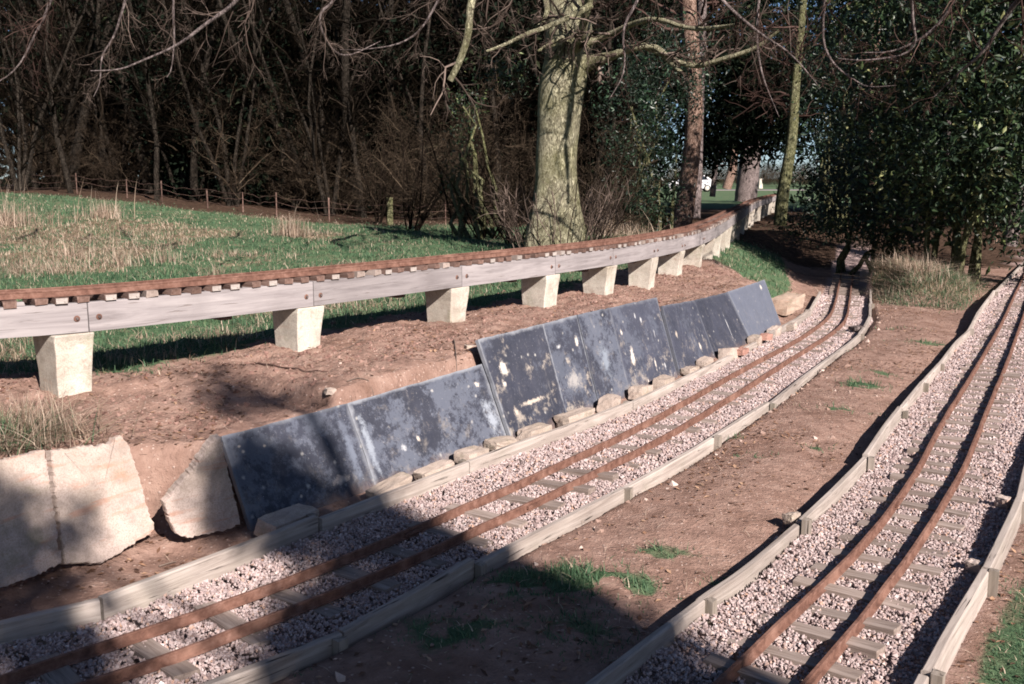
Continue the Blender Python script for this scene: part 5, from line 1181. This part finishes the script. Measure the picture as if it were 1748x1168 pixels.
mb.sweep(Pp, [(-2.5, .05), (2.5, .05), (2.5, -.3), (-2.5, -.3)]); link('path', mb.mesh('path'), PATH, kind='structure')
x = rng.uniform(20, 80, 260); y = rng.uniform(140, 160, 260)
gn_scatter('far_treeline', shrub_src[3], np.c_[x, y, HG(x, y)], rng.uniform(.9, 1.35, 260), 'purple brown bare treeline beyond the far field')
x = rng.uniform(-110, -14, 46); y = rng.uniform(46, 70, 46)
gn_scatter('far_treeline', shrub_src[2], np.c_[x, y, HG(x, y)], rng.uniform(1.0, 1.3, 46), 'bare trees showing sky at the far left')

# ---- fence at the wood edge -----------------------------------------------------
fx = [PX(px, d) for px, d in ((-60,29),(30,28.2),(130,27),(215,26.2),(275,25.6),(352,25),(413,24.4),(470,24),(560,23.6),(664,23),(760,22.8),(860,22.6))]
fence = thing('wire_fence', (fx[0][0], fx[0][1], hg(*fx[0])), 'sagging rusty wire fence along the edge of the wood', 'fence'); fo = np.array(fence.location)
tops = []
for i, (x, y) in enumerate(fx):
    z = hg(x, y); wood = i == 9; mb = MB(); hgt = .62 if wood else rng.uniform(.45, .6)
    if wood: mb.box((x, y, z+hgt/2), (.13, .13, hgt), .3, .95, .004)
    else: mb.box((x, y, z+hgt/2), (.022, .022, hgt), .3, 1, .01)
    o = link('post', mb.mesh('post', False, fo), BARK_IVY if wood else SLEEP2, fence)
    if wood: o['label'] = 'mossy wooden fence post'
    tops.append((x, y, z))
for hgt in (.18, .34, .48):
    Pw = []
    for i, (a, b) in enumerate(zip(tops[:-1], tops[1:])):
        for t in np.linspace(0, 1, 6, endpoint=False):
            p = np.array(a)*(1-t)+np.array(b)*t; p[2] += hgt-.10*4*t*(1-t)*rng.uniform(.2, 1); Pw.append(p+[0, -.03, 0])
    mb = MB(); mb.tube(np.array(Pw), .0035, 4); link('wire', mb.mesh('wire', True, fo), SLEEP2, fence)

# ---- fallen twigs on the earth ----------------------------------------------------
def stick(pts, r, lab, mat=TWIGP):
    pts = [U(x, y, .5) if z is None else U(x, y, z) for x, y, z in pts]; P = resample(chaikin(np.array(pts), 2), .03); P[:, 2] = HG(P[:, 0], P[:, 1])+r*1.2+.004*np.abs(np.sin(np.arange(len(P))))
    mb = MB(); mb.tube(P, np.linspace(r, r*.4, len(P)), 5); me = mb.mesh('fallen_twig', True, P[0], None)
    a = me.attributes.new('tint', 'FLOAT', 'POINT'); a.data.foreach_set('value', np.full(len(me.vertices), .8, np.float32)); link('fallen_twig', me, mat, None, P[0], label=lab, cat='twig')
stick([(437,622,.5),(490,630,.5),(560,634,.5)], .006, 'brown fallen twig on the bank above the dark slabs', TWIGR)
stick([(592,648,.5),(620,645,.5),(650,650,.5)], .004, 'pale curved straw twig right of the brown twig')
stick([(620,600,.45),(570,622,.45)], .003, 'thin straw twig beside the second pier')
stick([(775,602,.46),(780,628,.46)], .006, 'short pale stick near the corner of the tall slab')
stick([(1140,515,.46),(1180,508,.46)], .004, 'pale twig lying behind the low slabs')
stick([(270,945,.02),(300,938,.02)], .005, 'pale straw twig in front of the broken concrete slabs')

# ---- trees behind the camera: they cast the dappled shade across the near ground --------
def shade(px, py, z, t, rx, ry, rz):
    p = U(px, py, z)+SUN*t; return (p[0], p[1], p[2], rx, ry, rz)
sh = [shade(700,1150,0,10,.42,.42,.42), shade(900,1120,0,10,.40,.4,.36), shade(1040,1160,0,10,.28,.28,.24), shade(610,1045,0,10.5,.24,.24,.2), shade(850,1040,0,10.5,.36,.3,.24), shade(740,980,0,11,.22,.26,.2),
      shade(1060,1100,0,10,.2,.2,.18), shade(580,1160,0,10,.26,.26,.2), shade(20,1150,0,9.5,.3,.3,.2),  shade(520,860,.12,11.3,.24,.22,.2), shade(430,800,.3,11.4,.16,.16,.16),  shade(30,1010,.05,10,.2,.2,.16), shade(100,1120,0,10,.14,.14,.1),
      shade(470,830,.25,11.5,.26,.26,.24), shade(540,800,.3,11.5,.16,.16,.14), shade(640,870,.1,11.5,.2,.2,.16), shade(440,670,.45,12,.30,.22,.14), shade(375,640,.45,12,.12,.12,.08), shade(130,930,.1,10.5,.10,.1,.08), shade(400,830,.2,11,.12,.12,.12), shade(20,930,.15,10.5,.18,.18,.14),
      shade(570,925,.0,11,.2,.18,.12), shade(660,900,.0,11,.2,.2,.12), shade(1120,1175,0,10,.14,.14,.12),  shade(700,900,0,11,.14,.14,.1)]
sh = [(a, b, c, d*.9, e*.9, f*.9) for a, b, c, d, e, f in sh]
ht = leaf_blob('holm_oak', 'evergreen oak standing behind the viewer that shades the near track', 'tree', sh, 13500, .085, HOLLY, None, .1, False, org=(6.8, -7.3, 0), sprd=.8)
og = np.array(ht.location)
mb = MB(); P, rr = poly1([og-[0, 0, .1], og+[.1, .1, 2], og+[0, .3, 4.2], og+[-.6, .6, 6.5], og+[-1.2, .8, 8.5]], [.3, .24, .2, .14, .05]); mb.tube(P-og, rr, 12); link('trunk', mb.mesh('trunk'), BARK_IVY, ht)
for c_ in sh:
    tgt = np.array(c_[:3]); st_ = og+[0, .3, min(max(tgt[2]-.6, 1.5), 7)]; Pn = [st_, (st_*.6+tgt*.4)+[0, 0, .3], tgt]
    mb = MB(); P, rr = poly1(Pn, [.06, .035, .012]); mb.tube(P-og, rr, 5); link('limb', mb.mesh('limb'), BARK_IVY, ht)
ring = []  # unseen tree belt added to hold back skylight, open towards the sun
for i in range(60):
    a = rng.uniform(-math.pi, math.pi)
    ca = math.degrees(a)                       # bearing, 0 = straight ahead, clockwise
    if -52 < ca < 52 or 128 < ca < 166: continue
    d = rng.uniform(15, 22); top = 9 if ca < -52 else 4.5
    for j in range(3): ring.append((d*math.sin(a), d*math.cos(a), rng.uniform(.5, top), 2.6, 2.6, 2.4))
leaf_blob('evergreen_belt', 'unseen evergreen trees added round behind the viewer to cut skylight', 'evergreen trees', ring, 26000, .42, DARKL, None, .2, False, org=(0, -18, 0))
print('done')
